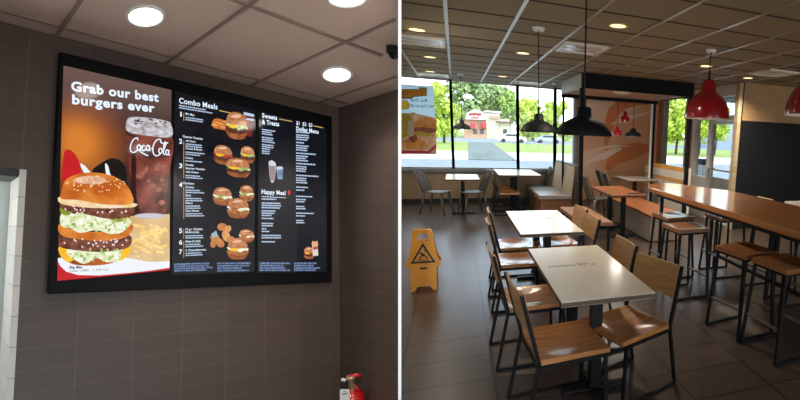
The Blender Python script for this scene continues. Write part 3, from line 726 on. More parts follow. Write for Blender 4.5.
# trees
def leaf_mat(n, a, b): return mat(n, a, .8, rgb2=b, nscale=.35, ndet=2)
LF = [leaf_mat('leaf_yellow_green', (176, 196, 60), (206, 218, 104)), leaf_mat('leaf_mid_green', (140, 168, 78), (172, 192, 108)), leaf_mat('leaf_grey_green', (134, 154, 92), (168, 182, 126))]
bark = mat('tree_bark', (86, 72, 58), .9, rgb2=(70, 58, 46), nscale=6)
def tree(x, y, h, w, k, label, seed, cr0=.3, n=2000, ls=.4):
    rnd = random.Random(seed)
    r = empty('leafy_tree', (x, y, GZ), label=label, cat='tree', group='trees across the street')
    mb = MB(); mb.tube([(0, 0, 0), (.1, 0, h*.3), (0, .1, h*.65)], [w*.028, w*.022, w*.012], 8); 
    for q in range(4):
        a = q*1.6+seed; mb.tube([(0, 0, h*(.3+.07*q)), (w*.22*math.cos(a), w*.22*math.sin(a), h*(.5+.08*q))], [w*.02, w*.008], 6)
    mb.build('trunk', bark, r)
    mb = MB(); lumps = []
    for q in range(11):
        a = rnd.uniform(0, 2*PI); t = rnd.random(); rr = w*.32*math.sqrt(rnd.random())
        lumps.append((V(rr*math.cos(a), rr*math.sin(a), h*(cr0+.1+(.8-cr0)*t)), w*rnd.uniform(.16, .27)*(1.15-.45*t)))
    for q in range(n):
        c, R = rnd.choice(lumps)
        d = V(rnd.gauss(0, 1), rnd.gauss(0, 1), rnd.gauss(0, 1)).normalized()
        p = c + d*R*rnd.uniform(.55, 1.08); s = ls*rnd.uniform(.6, 1.3)*w/8
        t = d.cross(V(rnd.gauss(0, 1), rnd.gauss(0, 1), rnd.gauss(0, 1))).normalized(); b2 = (d+.6*V(rnd.gauss(0, 1), rnd.gauss(0, 1), rnd.gauss(0, 1))).cross(t).normalized()
        mb.add([p-t*s, p-b2*s*.7, p+t*s, p+b2*s*.7], [(0, 1, 2, 3)])
    mb.build('foliage', LF[k], r, fix=False)
def ttree(u, vb, vt, y, wpx, k, label, seed, **kw):
    q = ony(u, vb, y); dep = (q-C0).dot(R2); top = ony(u, vt, y)
    tree(q.x, y, top.z-GZ, wpx*dep/F, k, label, seed, **kw)
ttree(444, 140, 80, 62, 42, 0, 'yellow green tree behind the poster in the left window', 3, cr0=.12)
ttree(415, 140, 84, 95, 50, 1, 'green tree mostly hidden behind the burger poster', 4, cr0=.12)
ttree(468, 137, 76, 128, 50, 2, 'grey green tree behind the left end of the diner', 5, cr0=.2)
ttree(492, 137, 78, 133, 44, 2, 'grey green tree behind the middle of the diner', 6, cr0=.2)
ttree(510, 137, 88, 126, 30, 1, 'green tree behind the right end of the diner', 8, cr0=.2)
ttree(533, 140, 95, 95, 46, 0, 'yellow green tree behind the black pendant in the third window', 9, cr0=.1)
ttree(555, 140, 100, 104, 34, 0, 'yellow green tree near the right end of the window wall', 10, cr0=.1)
ttree(455, 138, 112, 110, 18, 0, 'low round tree left of the diner', 12, cr0=.1)
ttree(567, 140, 122, 120, 18, 1, 'small green tree seen past the booth post in the narrow window', 13, cr0=.1)
def rtree(u, x, vb, vt, wpx, k, label, seed, **kw):
    q = onx(u, vb, x); dep = (q-C0).dot(R2); t = onx(u, vt, x)
    tree(q.x, q.y, t.z-GZ, wpx*dep/F, k, label, seed, **kw)
rtree(676, 24, 150, 90, 50, 0, 'bright yellow green tree filling the narrow side window', 21, cr0=.22)
rtree(699, 27, 152, 88, 40, 0, 'bright yellow green tree left of the entrance door', 22, cr0=.22)
rtree(715, 30, 150, 104, 30, 0, 'bright yellow green tree through the entrance door glass', 23, cr0=.25)
# diner across the street
yb = 108.0
def bq(u, v): q = ony(u, v, yb); return q
b0 = bq(463, 137); b1 = bq(509, 137)
r = empty('diner_building', ((b0.x+b1.x)/2, yb, GZ), label='pale diner with gabled red lettered sign across the street', cat='building')
ox = (b0.x+b1.x)/2
cream = mat('cream_siding', (236, 218, 190), .7); peach = mat('peach_brick', (214, 160, 128), .7, rgb2=(224, 172, 140), nscale=3)
def bbox(name, u0, u1, vt, vb, d0, d1, m, par=None):
    p0 = bq(u0, vt); p1 = bq(u1, vb); mb = MB(); mb.box(p0.x-ox, p1.x-ox, d0, d1, max(p1.z, GZ)-GZ, p0.z-GZ); return mb.build(name, m, par or r)
bbox('wall', 464, 486, 119.5, 140, 0, 10, peach); bbox('wall', 486, 500, 113, 140, 0, 10, cream); bbox('wall', 500, 510, 119, 140, 0, 10, cream)
p0, p1, p2, p3 = bq(465, 120), bq(484, 120), bq(482, 111.5), bq(467, 113)
mb = MB(); pk = bq(474, 109); mb.prism([(p0.x-ox, -.6, p0.z-GZ), (p1.x-ox, -.6, p1.z-GZ), (p2.x-ox, -.6, p2.z-GZ), (pk.x-ox, -.6, pk.z-GZ), (p3.x-ox, -.6, p3.z-GZ)], (0, .5, 0)); sgn = mb.build('sign_gable', mat('white_sign_board', (244, 238, 226), .5), r)
redp = mat('red_sign_paint', (208, 52, 50), .5)
mb = MB()
for i, (u, v) in enumerate(((469, 114.5), (471, 113.6), (473, 114.4), (475, 113.4), (477, 114.6), (479, 113.8))):
    a0 = bq(u, v); b2 = bq(u+1.7, v-.9+(i % 2)); mb.bar((a0.x-ox, -.66, a0.z-GZ), (b2.x-ox, -.66, b2.z-GZ), .1, .35); 
    c2 = bq(u+.8, v+1.6); mb.bar((b2.x-ox, -.66, b2.z-GZ), (c2.x-ox, -.66, c2.z-GZ), .1, .3)
a0, b2 = bq(471, 117.6), bq(479, 117.9); mb.bar((a0.x-ox, -.66, a0.z-GZ), (b2.x-ox, -.66, b2.z-GZ), .1, .25)
mb.build('red_script', redp, sgn)
bbox('roof', 463, 486, 119, 120.6, -.8, 10.5, mat('brown_roof', (120, 92, 74), .7)); bbox('roof', 496, 511, 121, 123, -.8, 10.5, MATS['brown_roof']); bbox('parapet', 485, 501, 110.5, 113, -.3, 10.3, white_paint)
bbox('name_board', 489, 499, 115.5, 119, -.4, 0, mat('tan_board', (196, 160, 130), .6))
for u in (470, 481): bbox('awning', u, u+5, 123, 128, -1.2, 0, redp)
for u in (473, 480, 503): bbox('window', u, u+4, 129, 134, -.08, .05, mat('dark_shop_glass', (70, 74, 82), .2))
# car on the road
r0 = ony(512, 142, 76)
def make_car(loc, bodym, label, rz=0, L=4.6):
    r = empty('parked_car', loc, rz, label=label, cat='car')
    prof = [(-.5, .3), (-.5, .75), (-.44, .92), (-.3, .98), (-.2, 1.42), (.16, 1.44), (.3, 1.0), (.46, .9), (.5, .7), (.5, .3)]
    mb = MB(); mb.prism([(x*L, -.85, z) for x, z in prof], (0, 1.7, 0)); mb.build('car_body', bodym, r, bevel=.06)
    mb = MB(); 
    for y in (-.862, .862): mb.poly([(-.27*L, y, 1.0), (-.19*L, y, 1.36), (.14*L, y, 1.37), (.26*L, y, 1.02)])
    mb.build('car_window', mat('dark_car_glass', (40, 46, 54), .1), r)
    for x in (-.31, .31):
        for y in (-.8, .8):
            mb = MB(); mb.tube([(x*L, y-.1, .32), (x*L, y+.1, .32)], .33, 16); mb.build('wheel', mat('tyre', (24, 24, 24), .7), r)
make_car((r0.x, 76, GZ+.02), mat('white_car_paint', (238, 240, 242), .25), 'white car driving on the road in front of the diner')
r1 = ony(548, 141, 80); make_car((r1.x, 80, GZ+.02), mat('silver_car_paint', (176, 184, 194), .25), 'silver car on the road seen under the black pendants')
# grey building seen through the door
q0 = onx(722, 150, 62)
mb = MB(); mb.box(-9, 9, -6, 9, 0, 7.5); o = mb.build('grey_warehouse', mat('blue_grey_cladding', (150, 160, 176), .7), loc=(q0.x, q0.y-6, GZ)); tag(o, 'plain blue grey building seen through the entrance door', 'building')
q0 = onx(704.5, 172, 8.0)
r = empty('litter_bin', (8.3, q0.y*8.3/8.0, GZ), label='grey litter bin outside the entrance door', cat='bin')
mb = MB(); mb.box(-.2, .2, -.2, .2, 0, .95); mb.build('bin_body', grey_alu, r, bevel=.02); mb = MB(); mb.box(-.22, .22, -.22, .22, .95, 1.15); mb.build('bin_lid', black_paint, r, bevel=.02)

# ================================================================== ORDER-COUNTER ROOM (menu wall)
dk = brick_mat('dark_brown_wall_tile', (80, 66, 58), (75, 62, 54), (98, 85, 76), .147, .0803, .0011, loc=(.049+.147*20, .0175+.0803*40, 0), rough=.42, spec=.4)
dk2 = brick_mat('dark_brown_wall_tile_side', (80, 66, 58), (75, 62, 54), (108, 95, 86), .381, .0803, .0011, loc=(.381*20, .0175+.0803*40, 0), rough=.42, spec=.4)
def lbox(mb, a0, a1, b0_, b1_, c0, c1):
    mb.hexa([W(a0, b0_, c0), W(a1, b0_, c0), W(a1, b1_, c0), W(a0, b1_, c0), W(a0, b0_, c1), W(a1, b0_, c1), W(a1, b1_, c1), W(a0, b1_, c1)])
def luv_b(c, n): r = LI @ (c-LO); return (r.x, r.z)
def luv_a(c, n): r = LI @ (c-LO); return (r.y, r.z)
CB = -1.83
mb = MB(); lbox(mb, -1.068, 0, 0, .06, CB, 0); lbox(mb, -2.2, -1.068, 0, .06, -.555, 0); struct(mb.build('wall_menu', dk, uvf=luv_b))
def bdiv(a, c, gap=.001):   # where the line along b meets the partition's near face
    sg_ = 1 if (W(a, 0, c)-C0).dot(nrm) > 0 else -1
    w0 = (W(a, 0, c)-C0).dot(nrm); return (sg_*(th+gap)-w0)/L2.dot(nrm)
mb = MB(); mb.hexa([W(0, bdiv(0, CB), CB), W(.05, bdiv(.05, CB), CB), W(.05, .06, CB), W(0, .06, CB), W(0, bdiv(0, 0), 0), W(.05, bdiv(.05, 0), 0), W(.05, .06, 0), W(0, .06, 0)]); struct(mb.build('wall_corner', dk2, uvf=luv_a))
# pale tiled jamb of the kitchen opening
jm = brick_mat('white_jamb_tile', (206, 204, 196), (190, 190, 184), (150, 148, 142), .2, .11, .002, rough=.3)
mb = MB(); lbox(mb, -1.083, -1.068, -.012, .3, CB, -.556); struct(mb.build('trim_7', jm, uvf=luv_a))
mb = MB(); lbox(mb, -2.2, -1.084, .0, .3, -.585, -.556); struct(mb.build('trim_8', mat('dark_lintel', (40, 40, 38), .5)))
mb = MB(); lbox(mb, -2.2, -.9, .32, .36, CB-.2, -.2); struct(mb.build('wall_kitchen', mat('pale_kitchen_wall', (196, 204, 200), .4)))
li = bpy.data.lights.new('kitchen_lamp', 'POINT'); li.energy = 22; li.shadow_soft_size = .1; lo = bpy.data.objects.new('kitchen_lamp', li); COL.objects.link(lo); lo.location = W(-1.75, .16, -.75)
# ceiling of this room
lc = mat('grey_brown_ceiling_tile', (210, 186, 170), .85, rgb2=(196, 172, 157), nscale=160, bump=.15)
mb = MB()
def lcell(a, b): return W(a, b, 0)
mb.prism([W(-3.4, .06, .0), W(.02, .06, .0), W(.02, bdiv(.02, 0), .0), W(-.56, bdiv(-.56, 0), 0), W(-.75, -2.25, 0), W(-2.6, -3.5, 0), W(-3.4, -3.0, 0)], L3*.03)
struct(mb.build('ceiling_counter', lc))
rail = mat('brown_ceiling_rail', (140, 118, 104), .6)
mb = MB()
for b in (-.142, -.985, -1.83):
    lbox(mb, -2.6, (-.02 if b > -.6 else (-.27 if b > -1.2 else -.75)), b-.011, b+.011, -.006, .001)
for a in (-.107, -.41, -.713, -1.015, -1.318, -1.62, -1.93):
    lbox(mb, a-.0045, a+.0045, (bdiv(a, 0)+.02 if a > -.5 else -1.95), 0, -.006, .001)
struct(mb.build('trim_9', rail))
# shell behind
mb = MB(); mb.box(-5, -.4, -2.6, -2.5, 0, CZ); struct(mb.build('wall_behind', tan_wall))
mb = MB(); mb.box(-5.1, -5, -2.6, YW, 0, CZ); struct(mb.build('wall_outer', tan_wall))

# recessed lamps of this room
def llamp(u, v, ru, rv, label, power):
    c = onc(u, v); r = empty('downlight', W(*c), label=label, cat='ceiling light', group='recessed lamps above the menu board')
    base = W(*c)
    def ring(k, off): return [W(*onc(u+ru*k*math.cos(2*PI*i/28), v+rv*k*math.sin(2*PI*i/28)))-base-L3*off for i in range(28)]
    mb = MB(); rs = [ring(1.14, .0005), ring(1.1, .007), ring(.98, .007), ring(.96, .0)]
    vs = [p for rg in rs for p in rg]; mb.add(vs, [(j*28+i, j*28+(i+1) % 28, (j+1)*28+(i+1) % 28, (j+1)*28+i) for j in range(3) for i in range(28)]); mb.build('trim_ring', white_paint, r, smooth=True)
    mb = MB(); mb.poly(ring(.99, .004)); mb.build('lens', lens_white, r)
    li = bpy.data.lights.new('downlight_beam', 'SPOT'); li.energy = power; li.spot_size = math.radians(130); li.spot_blend = 1; li.shadow_soft_size = .05; li.color = (1, .9, .8)
    lo = bpy.data.objects.new('downlight_beam', li); COL.objects.link(lo); lo.location = base-L3*.03; lo.rotation_euler = (-L3).to_track_quat('-Z', 'Y').to_euler()
llamp(145.5, 15.5, 17.5, 9.6, 'recessed round ceiling lamp, leftmost above the menu board', 14)
llamp(337, 74, 14, 7, 'recessed round ceiling lamp nearest the dark tiled corner', 14)
llamp(347, -2.5, 18, 8, 'recessed round ceiling lamp cut off by the top edge of the picture', 14)
llamp(10, -110, 17, 12, 'added recessed ceiling lamp out of view to the upper left, brightening the dark corner wall', 16)  # unseen extra lamp, added to lift the dark side wall
# dome camera
c = onc(393.5, 47); r = empty('dome_camera', W(*c), label='black dome security camera under the ceiling beside the partition', cat='camera')
mb = MB(); mb.lathe([(0, .002), (.026, .002), (.027, -.02), (.024, -.028), (0, -.028)], 18); mb.build('camera_base', black_paint, r, smooth=True)
mb = MB(); mb.ball((0, 0, -.028), .021, 14, 9); mb.build('camera_dome', mat('smoked_dome', (10, 10, 12), .08), r, smooth=True)

# ------------------------------------------------------------------ menu board
bo = empty('menu_board', W(-.53, 0, -.545), label='large black framed menu board of three lit screens on the dark tiled wall', cat='menu board')
BO = W(-.53, 0, -.545)
def B(u, v, lift=0):
    q = onb(u, v, 0); return W(q.x, -.0365-lift, q.z)-BO
def BQ(u, v): 
    # pixel on the face plane of the screens
    q = onb(u, v, -.0365); return q
def P(u, v, lift=0): q = BQ(u, v); return W(q.x, -.0365-lift, q.z)-BO
mb = MB()
def frame_hexa(mb, pts, b0_, b1_):
    q = [onb(u, v, 0) for u, v in pts]; mb.hexa([W(p.x, b0_, p.z)-BO for p in q]+[W(p.x, b1_, p.z)-BO for p in q])
frame_hexa(mb, [(46.5, 293.5), (329, 281.5), (329, 117.5), (58, 53.5)], .0, -.035)
mb.build('black_frame', mat('black_gloss_frame', (5, 5, 6), .5, spec=.15), bo, bevel=.004)
navy = em('navy', (9, 11, 20), (13, 16, 26), 6)
SCR = []
amber = bpy.data.materials.new('display_ad_backdrop'); amber.use_nodes = True   # the picture shown behind the burger
nt = amber.node_tree; p = nt.nodes['Principled BSDF']; p.inputs['Base Color'].default_value = (.002, .002, .002, 1); p.inputs['Roughness'].default_value = .07
tc = nt.nodes.new('ShaderNodeTexCoord'); mp = nt.nodes.new('ShaderNodeMapping'); gr = nt.nodes.new('ShaderNodeTexGradient'); gr.gradient_type = 'SPHERICAL'
cr = nt.nodes.new('ShaderNodeValToRGB'); els = cr.color_ramp.elements
els[0].position = 0; els[0].color = (*lin((48, 32, 32)), 1); els[1].position = .85; els[1].color = (*lin((206, 122, 44)), 1)
e_ = els.new(.25); e_.color = (*lin((76, 42, 32)), 1); e_ = els.new(.55); e_.color = (*lin((142, 76, 34)), 1)
sp_ = nt.nodes.new('ShaderNodeSeparateXYZ'); mr = nt.nodes.new('ShaderNodeMapRange'); mr.inputs['From Min'].default_value = 1.15; mr.inputs['From Max'].default_value = 1.6
mxc = nt.nodes.new('ShaderNodeMix'); mxc.data_type = 'RGBA'; mxc.inputs['B'].default_value = (*lin((104, 82, 76)), 1)
nt.links.new(tc.outputs['UV'], mp.inputs[0]); nt.links.new(mp.outputs[0], gr.inputs[0]); nt.links.new(gr.outputs['Fac'], cr.inputs[0])
nt.links.new(tc.outputs['UV'], sp_.inputs[0]); nt.links.new(sp_.outputs['Y'], mr.inputs['Value']); nt.links.new(mr.outputs[0], mxc.inputs['Factor']); nt.links.new(cr.outputs[0], mxc.inputs['A'])
nt.links.new(mxc.outputs['Result'], p.inputs['Emission Color']); p.inputs['Emission Strength'].default_value = 1
mp.inputs['Location'].default_value = (-.25, -1.75, 0); mp.inputs['Scale'].default_value = (1.7, 1.7, 1)
def screen(pts, m, label, uv=False):
    mb = MB(); mb.poly([P(u, v, 0) for u, v in pts]); 
    o = mb.build('screen', m, bo, fix=False)
    if uv:
        l = o.data.uv_layers.new(name='map')
        for li, c in zip(o.data.polygons[0].loop_indices, ((0, 0), (1, 0), (1, 1.6), (0, 1.6))): l.data[li].uv = c
    o['label'] = label; return o
s1 = screen([(57, 281), (169.5, 270), (171.5, 90), (63.5, 65.5)], amber, 'left screen with burger and drink picture', True)
s2 = screen([(171.8, 275), (254.5, 272), (255.5, 110), (175.5, 91)], navy, 'middle screen listing combo meals')
s3 = screen([(257.5, 272.5), (326.5, 272), (326.5, 128), (259, 111)], navy, 'right screen with sweets and dollar menu')
white_e = em('white', (226, 240, 255)); pale_e = em('pale_blue', (182, 202, 228)); gold_e = em('gold', (196, 160, 96)); blue_e = em('fine_print', (70, 92, 136), (130, 152, 190), 140)
def btext(parent, name, items, m, bold=.02, lift=.001, shear=0):
    mb = MB()
    for s, u0, v0, u1, v1, hp in items:
        a = P(u0, v0, lift); b = P(u1, v1, lift); t = P(u0, v0-hp, lift)
        letter(mb, s, a, b-a, (t-a), bold, shear)
    return mb.build(name, m, parent, fix=False)
class Pic(MB):
    def p(s, mi, pts, lift):
        s.cur = mi; s.poly([P(u, v, lift) for u, v in pts])
def sm(pts, n=3):
    """closed smooth outline through the points"""
    out = []; k = len(pts)
    for i in range(k):
        p0, p1, p2, p3 = pts[i-1], pts[i], pts[(i+1) % k], pts[(i+2) % k]
        for j in range(n):
            t = j/n; t2 = t*t; t3 = t2*t
            out.append(tuple(.5*((2*p1[d])+(-p0[d]+p2[d])*t+(2*p0[d]-5*p1[d]+4*p2[d]-p3[d])*t2+(-p0[d]+3*p1[d]-3*p2[d]+p3[d])*t3) for d in (0, 1)))
    return out
def ell(u, v, a, b, n=14, rot=0):
    return [(u+a*math.cos(t)*math.cos(rot)-b*math.sin(t)*math.sin(rot), v+a*math.cos(t)*math.sin(rot)+b*math.sin(t)*math.cos(rot)) for t in [2*PI*i/n for i in range(n)]]
# --- left screen
for it in (('Grab our best', 71, 90.5, 158.5, 101.8, 9.6), ('burgers ever', 72, 103.8, 154.5, 112.2, 9.6)): btext(s1, 'headline', [it], white_e, .036, .003)
bun_m = em('bun', (184, 88, 24), (234, 150, 66), 14, contrast=(.36, .64)); bun_d = em('bun_shadow', (150, 70, 22), (190, 104, 42), 22); bun_l = em('bun_gleam', (236, 196, 166), (206, 140, 110), 40); cream_e = em('bun_cut', (244, 222, 178), (230, 196, 140), 50)
patty_m = em('patty', (84, 44, 36), (140, 84, 66), 70); let_m = em('lettuce', (206, 222, 160), (120, 156, 62), 70); wl_m = em('sauce_lettuce', (248, 248, 234), (208, 216, 160), 70); cheese_m = em('cheese', (240, 176, 34), (246, 196, 60), 30)
pick_m = em('pickle', (132, 140, 44), (168, 170, 74), 40); onion_m = em('onion', (236, 216, 214)); red_e = em('red', (192, 28, 34)); grey_e = em('grey_table', (188, 190, 196), (222, 222, 226), 12); sesame_m = em('sesame', (250, 226, 180)); fry_m = em('fries', (236, 194, 112), (250, 222, 150), 40); paper_e = em('paper', (232, 236, 242)); dark_e = em('dark', (24, 18, 20)); tan_e = em('tan_table', (206, 168, 112), (226, 196, 150), 15)
pc = Pic()
pc.p(0, sm([(64, 153), (70, 150), (77, 157), (81, 170), (78, 180), (62.4, 182)]), .0012)                  # red packet at the back
pc.p(1, sm([(80, 164), (85, 166), (92, 174), (100, 181), (104, 186), (96, 186), (86, 176)]), .0014); pc.p(1, sm([(105, 164), (108, 166), (111, 176), (118, 184), (125, 192), (124, 197), (114, 188), (107, 178)]), .0014)
pc.p(2, sm([(92, 172), (100, 164), (112, 158), (124, 164), (127, 180), (122, 192), (106, 184)]), .0006)
pc.p(3, [(130, 216), (169.6, 214), (169.6, 264), (120, 262)], .0014)                          # table and fries
pc.p(0, [(57.2, 280.8), (57.8, 261), (60, 266), (66, 271.5), (78, 275), (100, 275.4), (130, 272.8), (150, 270.6), (169.4, 267.6), (169.4, 269.9), (140, 272.9), (110, 276)], .0036)
pc.build('table_picture', [red_e, paper_e, dark_e, tan_e], s1, fix=False)
pc = Pic()
pc.p(0, [(57.8, 258), (70, 257), (128, 258), (150, 262), (169.4, 261), (169.4, 268), (130, 273.2), (100, 276), (74, 276), (57.6, 270)], .0030)
pc.build('caption_panel', [paper_e], s1, fix=False)
# burger
pc = Pic()
pc.p(0, sm([(62, 246), (64, 258), (74, 264.5), (94, 265.5), (112, 263), (122, 256), (126, 244)]), .0034)   # heel of the bun
pc.p(3, sm([(59.4, 246), (61, 257), (70, 262), (80, 250)]), .0046); pc.p(3, sm([(102, 258), (122, 260), (131, 247), (108, 250)]), .0040)
pc.p(4, sm([(66, 252), (72, 246), (80, 250), (88, 247), (98, 251), (106, 246), (116, 250), (122, 247), (118, 260), (106, 262), (96, 258), (84, 264), (72, 258)]), .0050)
pc.p(2, sm([(58.4, 240), (60, 234), (80, 235), (110, 237), (129, 235), (131, 243), (124, 249), (100, 252), (74, 250), (60, 247)]), .0054)
pc.p(5, sm([(59, 224), (70, 229), (100, 232), (130, 224), (131, 232), (120, 239), (96, 241), (70, 238), (59, 233)]), .0058)
pc.p(4, sm([(60, 216), (66, 211), (74, 214), (82, 211), (92, 216), (100, 211), (112, 217), (122, 214), (131, 222), (122, 232), (110, 234), (96, 230), (80, 233), (70, 228), (61, 226)]), .0062)
pc.p(6, ell(66, 210, 6.5, 5.5), .0066); pc.p(6, ell(118, 218, 9, 4), .0066)
pc.p(2, sm([(60, 204), (66, 201), (96, 206), (126, 204), (133, 209), (131, 216), (110, 219), (84, 214), (64, 210)]), .0070)
pc.p(7, sm([(61, 196), (90, 202), (133, 203), (134, 207), (120, 208), (92, 208), (61, 204)]), .0072)
pc.p(8, sm([(61, 192), (64, 182), (72, 176), (84, 173), (98, 173), (112, 176), (123, 182), (130, 191), (133, 202), (124, 205), (100, 204), (78, 200), (61, 199)]), .0076)
pc.p(9, sm([(72, 181), (82, 176.5), (98, 176.5), (106, 180), (100, 184), (84, 184)]), .0080)
rnd = random.Random(2)
for i in range(46):
    t = rnd.uniform(0, 2*PI); k = math.sqrt(rnd.random()); pc.p(10, ell(95+30*k*math.cos(t), 184+8.5*k*math.sin(t), .9, .55, 6, rnd.uniform(0, 3)), .0084)
for i in range(26):
    pc.p(11, ell(rnd.uniform(64, 128), rnd.uniform(206, 213), 1.3, .8, 6, rnd.uniform(0, 3)), .0084); pc.p(11, ell(rnd.uniform(64, 126), rnd.uniform(239, 247), 1.3, .8, 6, rnd.uniform(0, 3)), .0084)
    pc.p(12, ell(rnd.uniform(66, 126), rnd.uniform(216, 231), 2.2, 1.2, 6, rnd.uniform(0, 3)), .0086); pc.p(12, ell(rnd.uniform(68, 120), rnd.uniform(249, 261), 2, 1.2, 6, rnd.uniform(0, 3)), .0086)
pc.build('burger_picture', [bun_d, bun_d, patty_m, cheese_m, wl_m, bun_m, pick_m, cream_e, bun_m, bun_l, sesame_m, onion_m, let_m], s1, fix=False)
# drink
pc = Pic(); cola = em('cola', (66, 26, 22), (142, 72, 58), 16); foam = em('foam', (150, 140, 142), (214, 214, 222), 60); cola_d = em('cola_dark', (44, 16, 14)); ice = em('ice', (112, 52, 42), (170, 108, 90), 30)
pc.p(0, sm([(127, 128), (171, 134), (168.5, 175), (167, 196), (165, 214), (148, 219), (134, 213), (131, 180)], 4), .0020)
pc.p(1, sm([(126.5, 121), (132, 117), (150, 118), (166, 121), (171.2, 125), (171, 137), (150, 136), (128, 132)], 4), .0024)
pc.p(2, sm([(132, 150), (136, 160), (136, 195), (140, 212), (134, 208), (131, 182)]), .0026)
for i in range(16): pc.p(3, ell(rnd.uniform(136, 164), rnd.uniform(162, 208), rnd.uniform(1.5, 3.2), rnd.uniform(2, 4.2), 9, rnd.uniform(0, 3)), .0025+i*.00001)
for i in range(12): pc.p(2, ell(rnd.uniform(134, 166), rnd.uniform(119.5, 124), 1.6, .7, 6), .0028)
pc.p(4, ell(150, 216, 16, 2.8), .0029)
pc.build('drink_picture', [cola, foam, cola_d, ice, em('glass_foot', (196, 190, 200))], s1, fix=False)
# script wordmark on the glass, drawn with strokes
def strokes(parent, name, lines, wpx, m, lift):
    mb = MB()
    for L_ in lines:
        pts = [V(*q) for q in L_]; sm_ = []
        for i in range(len(pts)-1):
            p0, p1, p2, p3 = pts[max(i-1, 0)], pts[i], pts[i+1], pts[min(i+2, len(pts)-1)]
            for j in range(4):
                t = j/4; sm_.append(.5*((2*p1)+(-p0+p2)*t+(2*p0-5*p1+4*p2-p3)*t*t+(-p0+3*p1-3*p2+p3)*t*t*t))
        sm_.append(pts[-1]); vs = []
        for i, q in enumerate(sm_):
            t = (sm_[min(i+1, len(sm_)-1)]-sm_[max(i-1, 0)]).normalized(); nn = V(-t.y, t.x)*wpx
            vs += [P(q.x+nn.x, q.y+nn.y, lift), P(q.x-nn.x, q.y-nn.y, lift)]
        mb.add(vs, [(2*i, 2*i+1, 2*i+3, 2*i+2) for i in range(len(sm_)-1)])
    return mb.build(name, m, parent, fix=False)
def ring_(u, v, a, b): return [(u+a*math.cos(t), v+b*math.sin(t)) for t in [2*PI*i/7 for i in range(8)]]
strokes(s1, 'drink_lettering', [
    [(137.5, 140.5), (137, 138), (133.5, 139.5), (130.5, 145), (130.5, 151), (134, 152.5), (138, 150), (142, 153), (148, 156)],
    ring_(138.8, 147.6, 1.9, 2.5), [(144.6, 146), (142.6, 145.8), (141.6, 149), (143, 150.8), (145.4, 149.4)], ring_(147.6, 148, 1.7, 2.6), [(149.4, 145.6), (149, 149.5), (150.4, 151)],
    [(150.5, 148.6), (152.5, 148.8)],
    [(160.5, 142.5), (160, 139.5), (156, 140.5), (153, 146), (153, 153), (156.5, 156), (160, 154)],
    ring_(160.2, 151, 1.7, 2.6), [(162.6, 152), (165.5, 144.5), (164.8, 142), (163.6, 146), (163.2, 153), (164.8, 155)], ring_(167, 152.4, 1.5, 2.5), [(168.6, 150), (168.4, 154), (169.8, 155.5)],
    [(160, 142), (164, 144), (168, 142.5)]], .62, white_e, .0040)
btext(s1, 'caption', [('Big Mac', 69.5, 268.6, 82.5, 268.3, 2.8)], em('black_ink', (26, 26, 30)), .03, .0040)
btext(s1, 'caption_note', [('meal 1,080 - 1,330 Cal', 69.5, 272, 108, 270.4, 2.4)], em('grey_ink', (92, 96, 104)), .0, .0040)
# fries scattered beside the burger
pc = Pic()
for i in range(26):
    u = rnd.uniform(132, 166); v = rnd.uniform(222, 258); a = rnd.uniform(-.7, .7); l = rnd.uniform(4, 8)
    c_, s_ = math.cos(a), math.sin(a); pc.p(0, [(u-l*c_-1.3*s_, v-l*s_+1.3*c_), (u+l*c_-1.3*s_, v+l*s_+1.3*c_), (u+l*c_+1.3*s_, v+l*s_-1.3*c_), (u-l*c_+1.3*s_, v-l*s_-1.3*c_)] if u+l < 169 and u-l > 131 else ell(u, v, 2, 1.2, 6), .0018+i*.00001)
pc.build('fries_picture', [fry_m], s1, fix=False)

# --- small burgers, drawn in a unit box
sb_bun = em('small_bun', (158, 92, 54), (204, 142, 98), 50); sb_dk = em('small_bun_shade', (120, 62, 34), (172, 104, 58), 50); sb_pat = em('small_patty', (60, 30, 24), (112, 62, 44), 90)
sb_chk = em('crisp_chicken', (140, 78, 40), (188, 122, 68), 90)
def mini_burger(parent, u, v, w, h, fill, tilt=.12, k=0):
    pc = Pic(); f = lambda x, y: (u+.94*w*x, v+h*y+w*x*tilt); L0 = .0012+k*.0016
    def q(mi, pts, l): pc.p(mi, sm([f(*t) for t in pts], 2), L0+l*.0002)
    q(1, [(-.44, .16), (-.4, .42), (-.1, .5), (.3, .46), (.44, .3), (.44, .12)], 0)
    q(2, [(-.5, .06), (-.46, .24), (0, .3), (.46, .22), (.5, .06), (0, .02)], 1)
    q(3, [(-.48, .0), (-.3, .1), (-.1, .04), (.1, .16), (.3, .06), (.48, .08), (.46, -.06), (-.46, -.1)], 2)
    q(4, [(-.4, .02), (-.2, .12), (0, .04), (.1, -.06), (-.3, -.08)], 3)
    q(0, [(-.47, -.08), (-.42, -.34), (-.2, -.49), (.12, -.5), (.38, -.36), (.48, -.1), (.2, -.03), (-.2, -.04)], 4)
    q(5, [(-.28, -.3), (-.1, -.42), (.14, -.42), (.2, -.34), (-.1, -.28)], 5)
    A = {'beef': (sb_pat, let_m, cheese_m), 'chick': (sb_chk, wl_m, let_m), 'red': (sb_pat, em('tomato', (176, 60, 44)), cheese_m), 'fish': (sb_chk, wl_m, cheese_m), 'plain': (sb_chk, wl_m, sb_chk)}[fill]
    return pc.build('burger_picture', [sb_bun, sb_dk, A[0], A[1], A[2], em('small_gleam', (226, 180, 146))], parent, fix=False)
btext(s2, 'heading', [('Combo Meals', 179, 103, 217.5, 109.4, 5.6)], white_e, .022)
fine = []
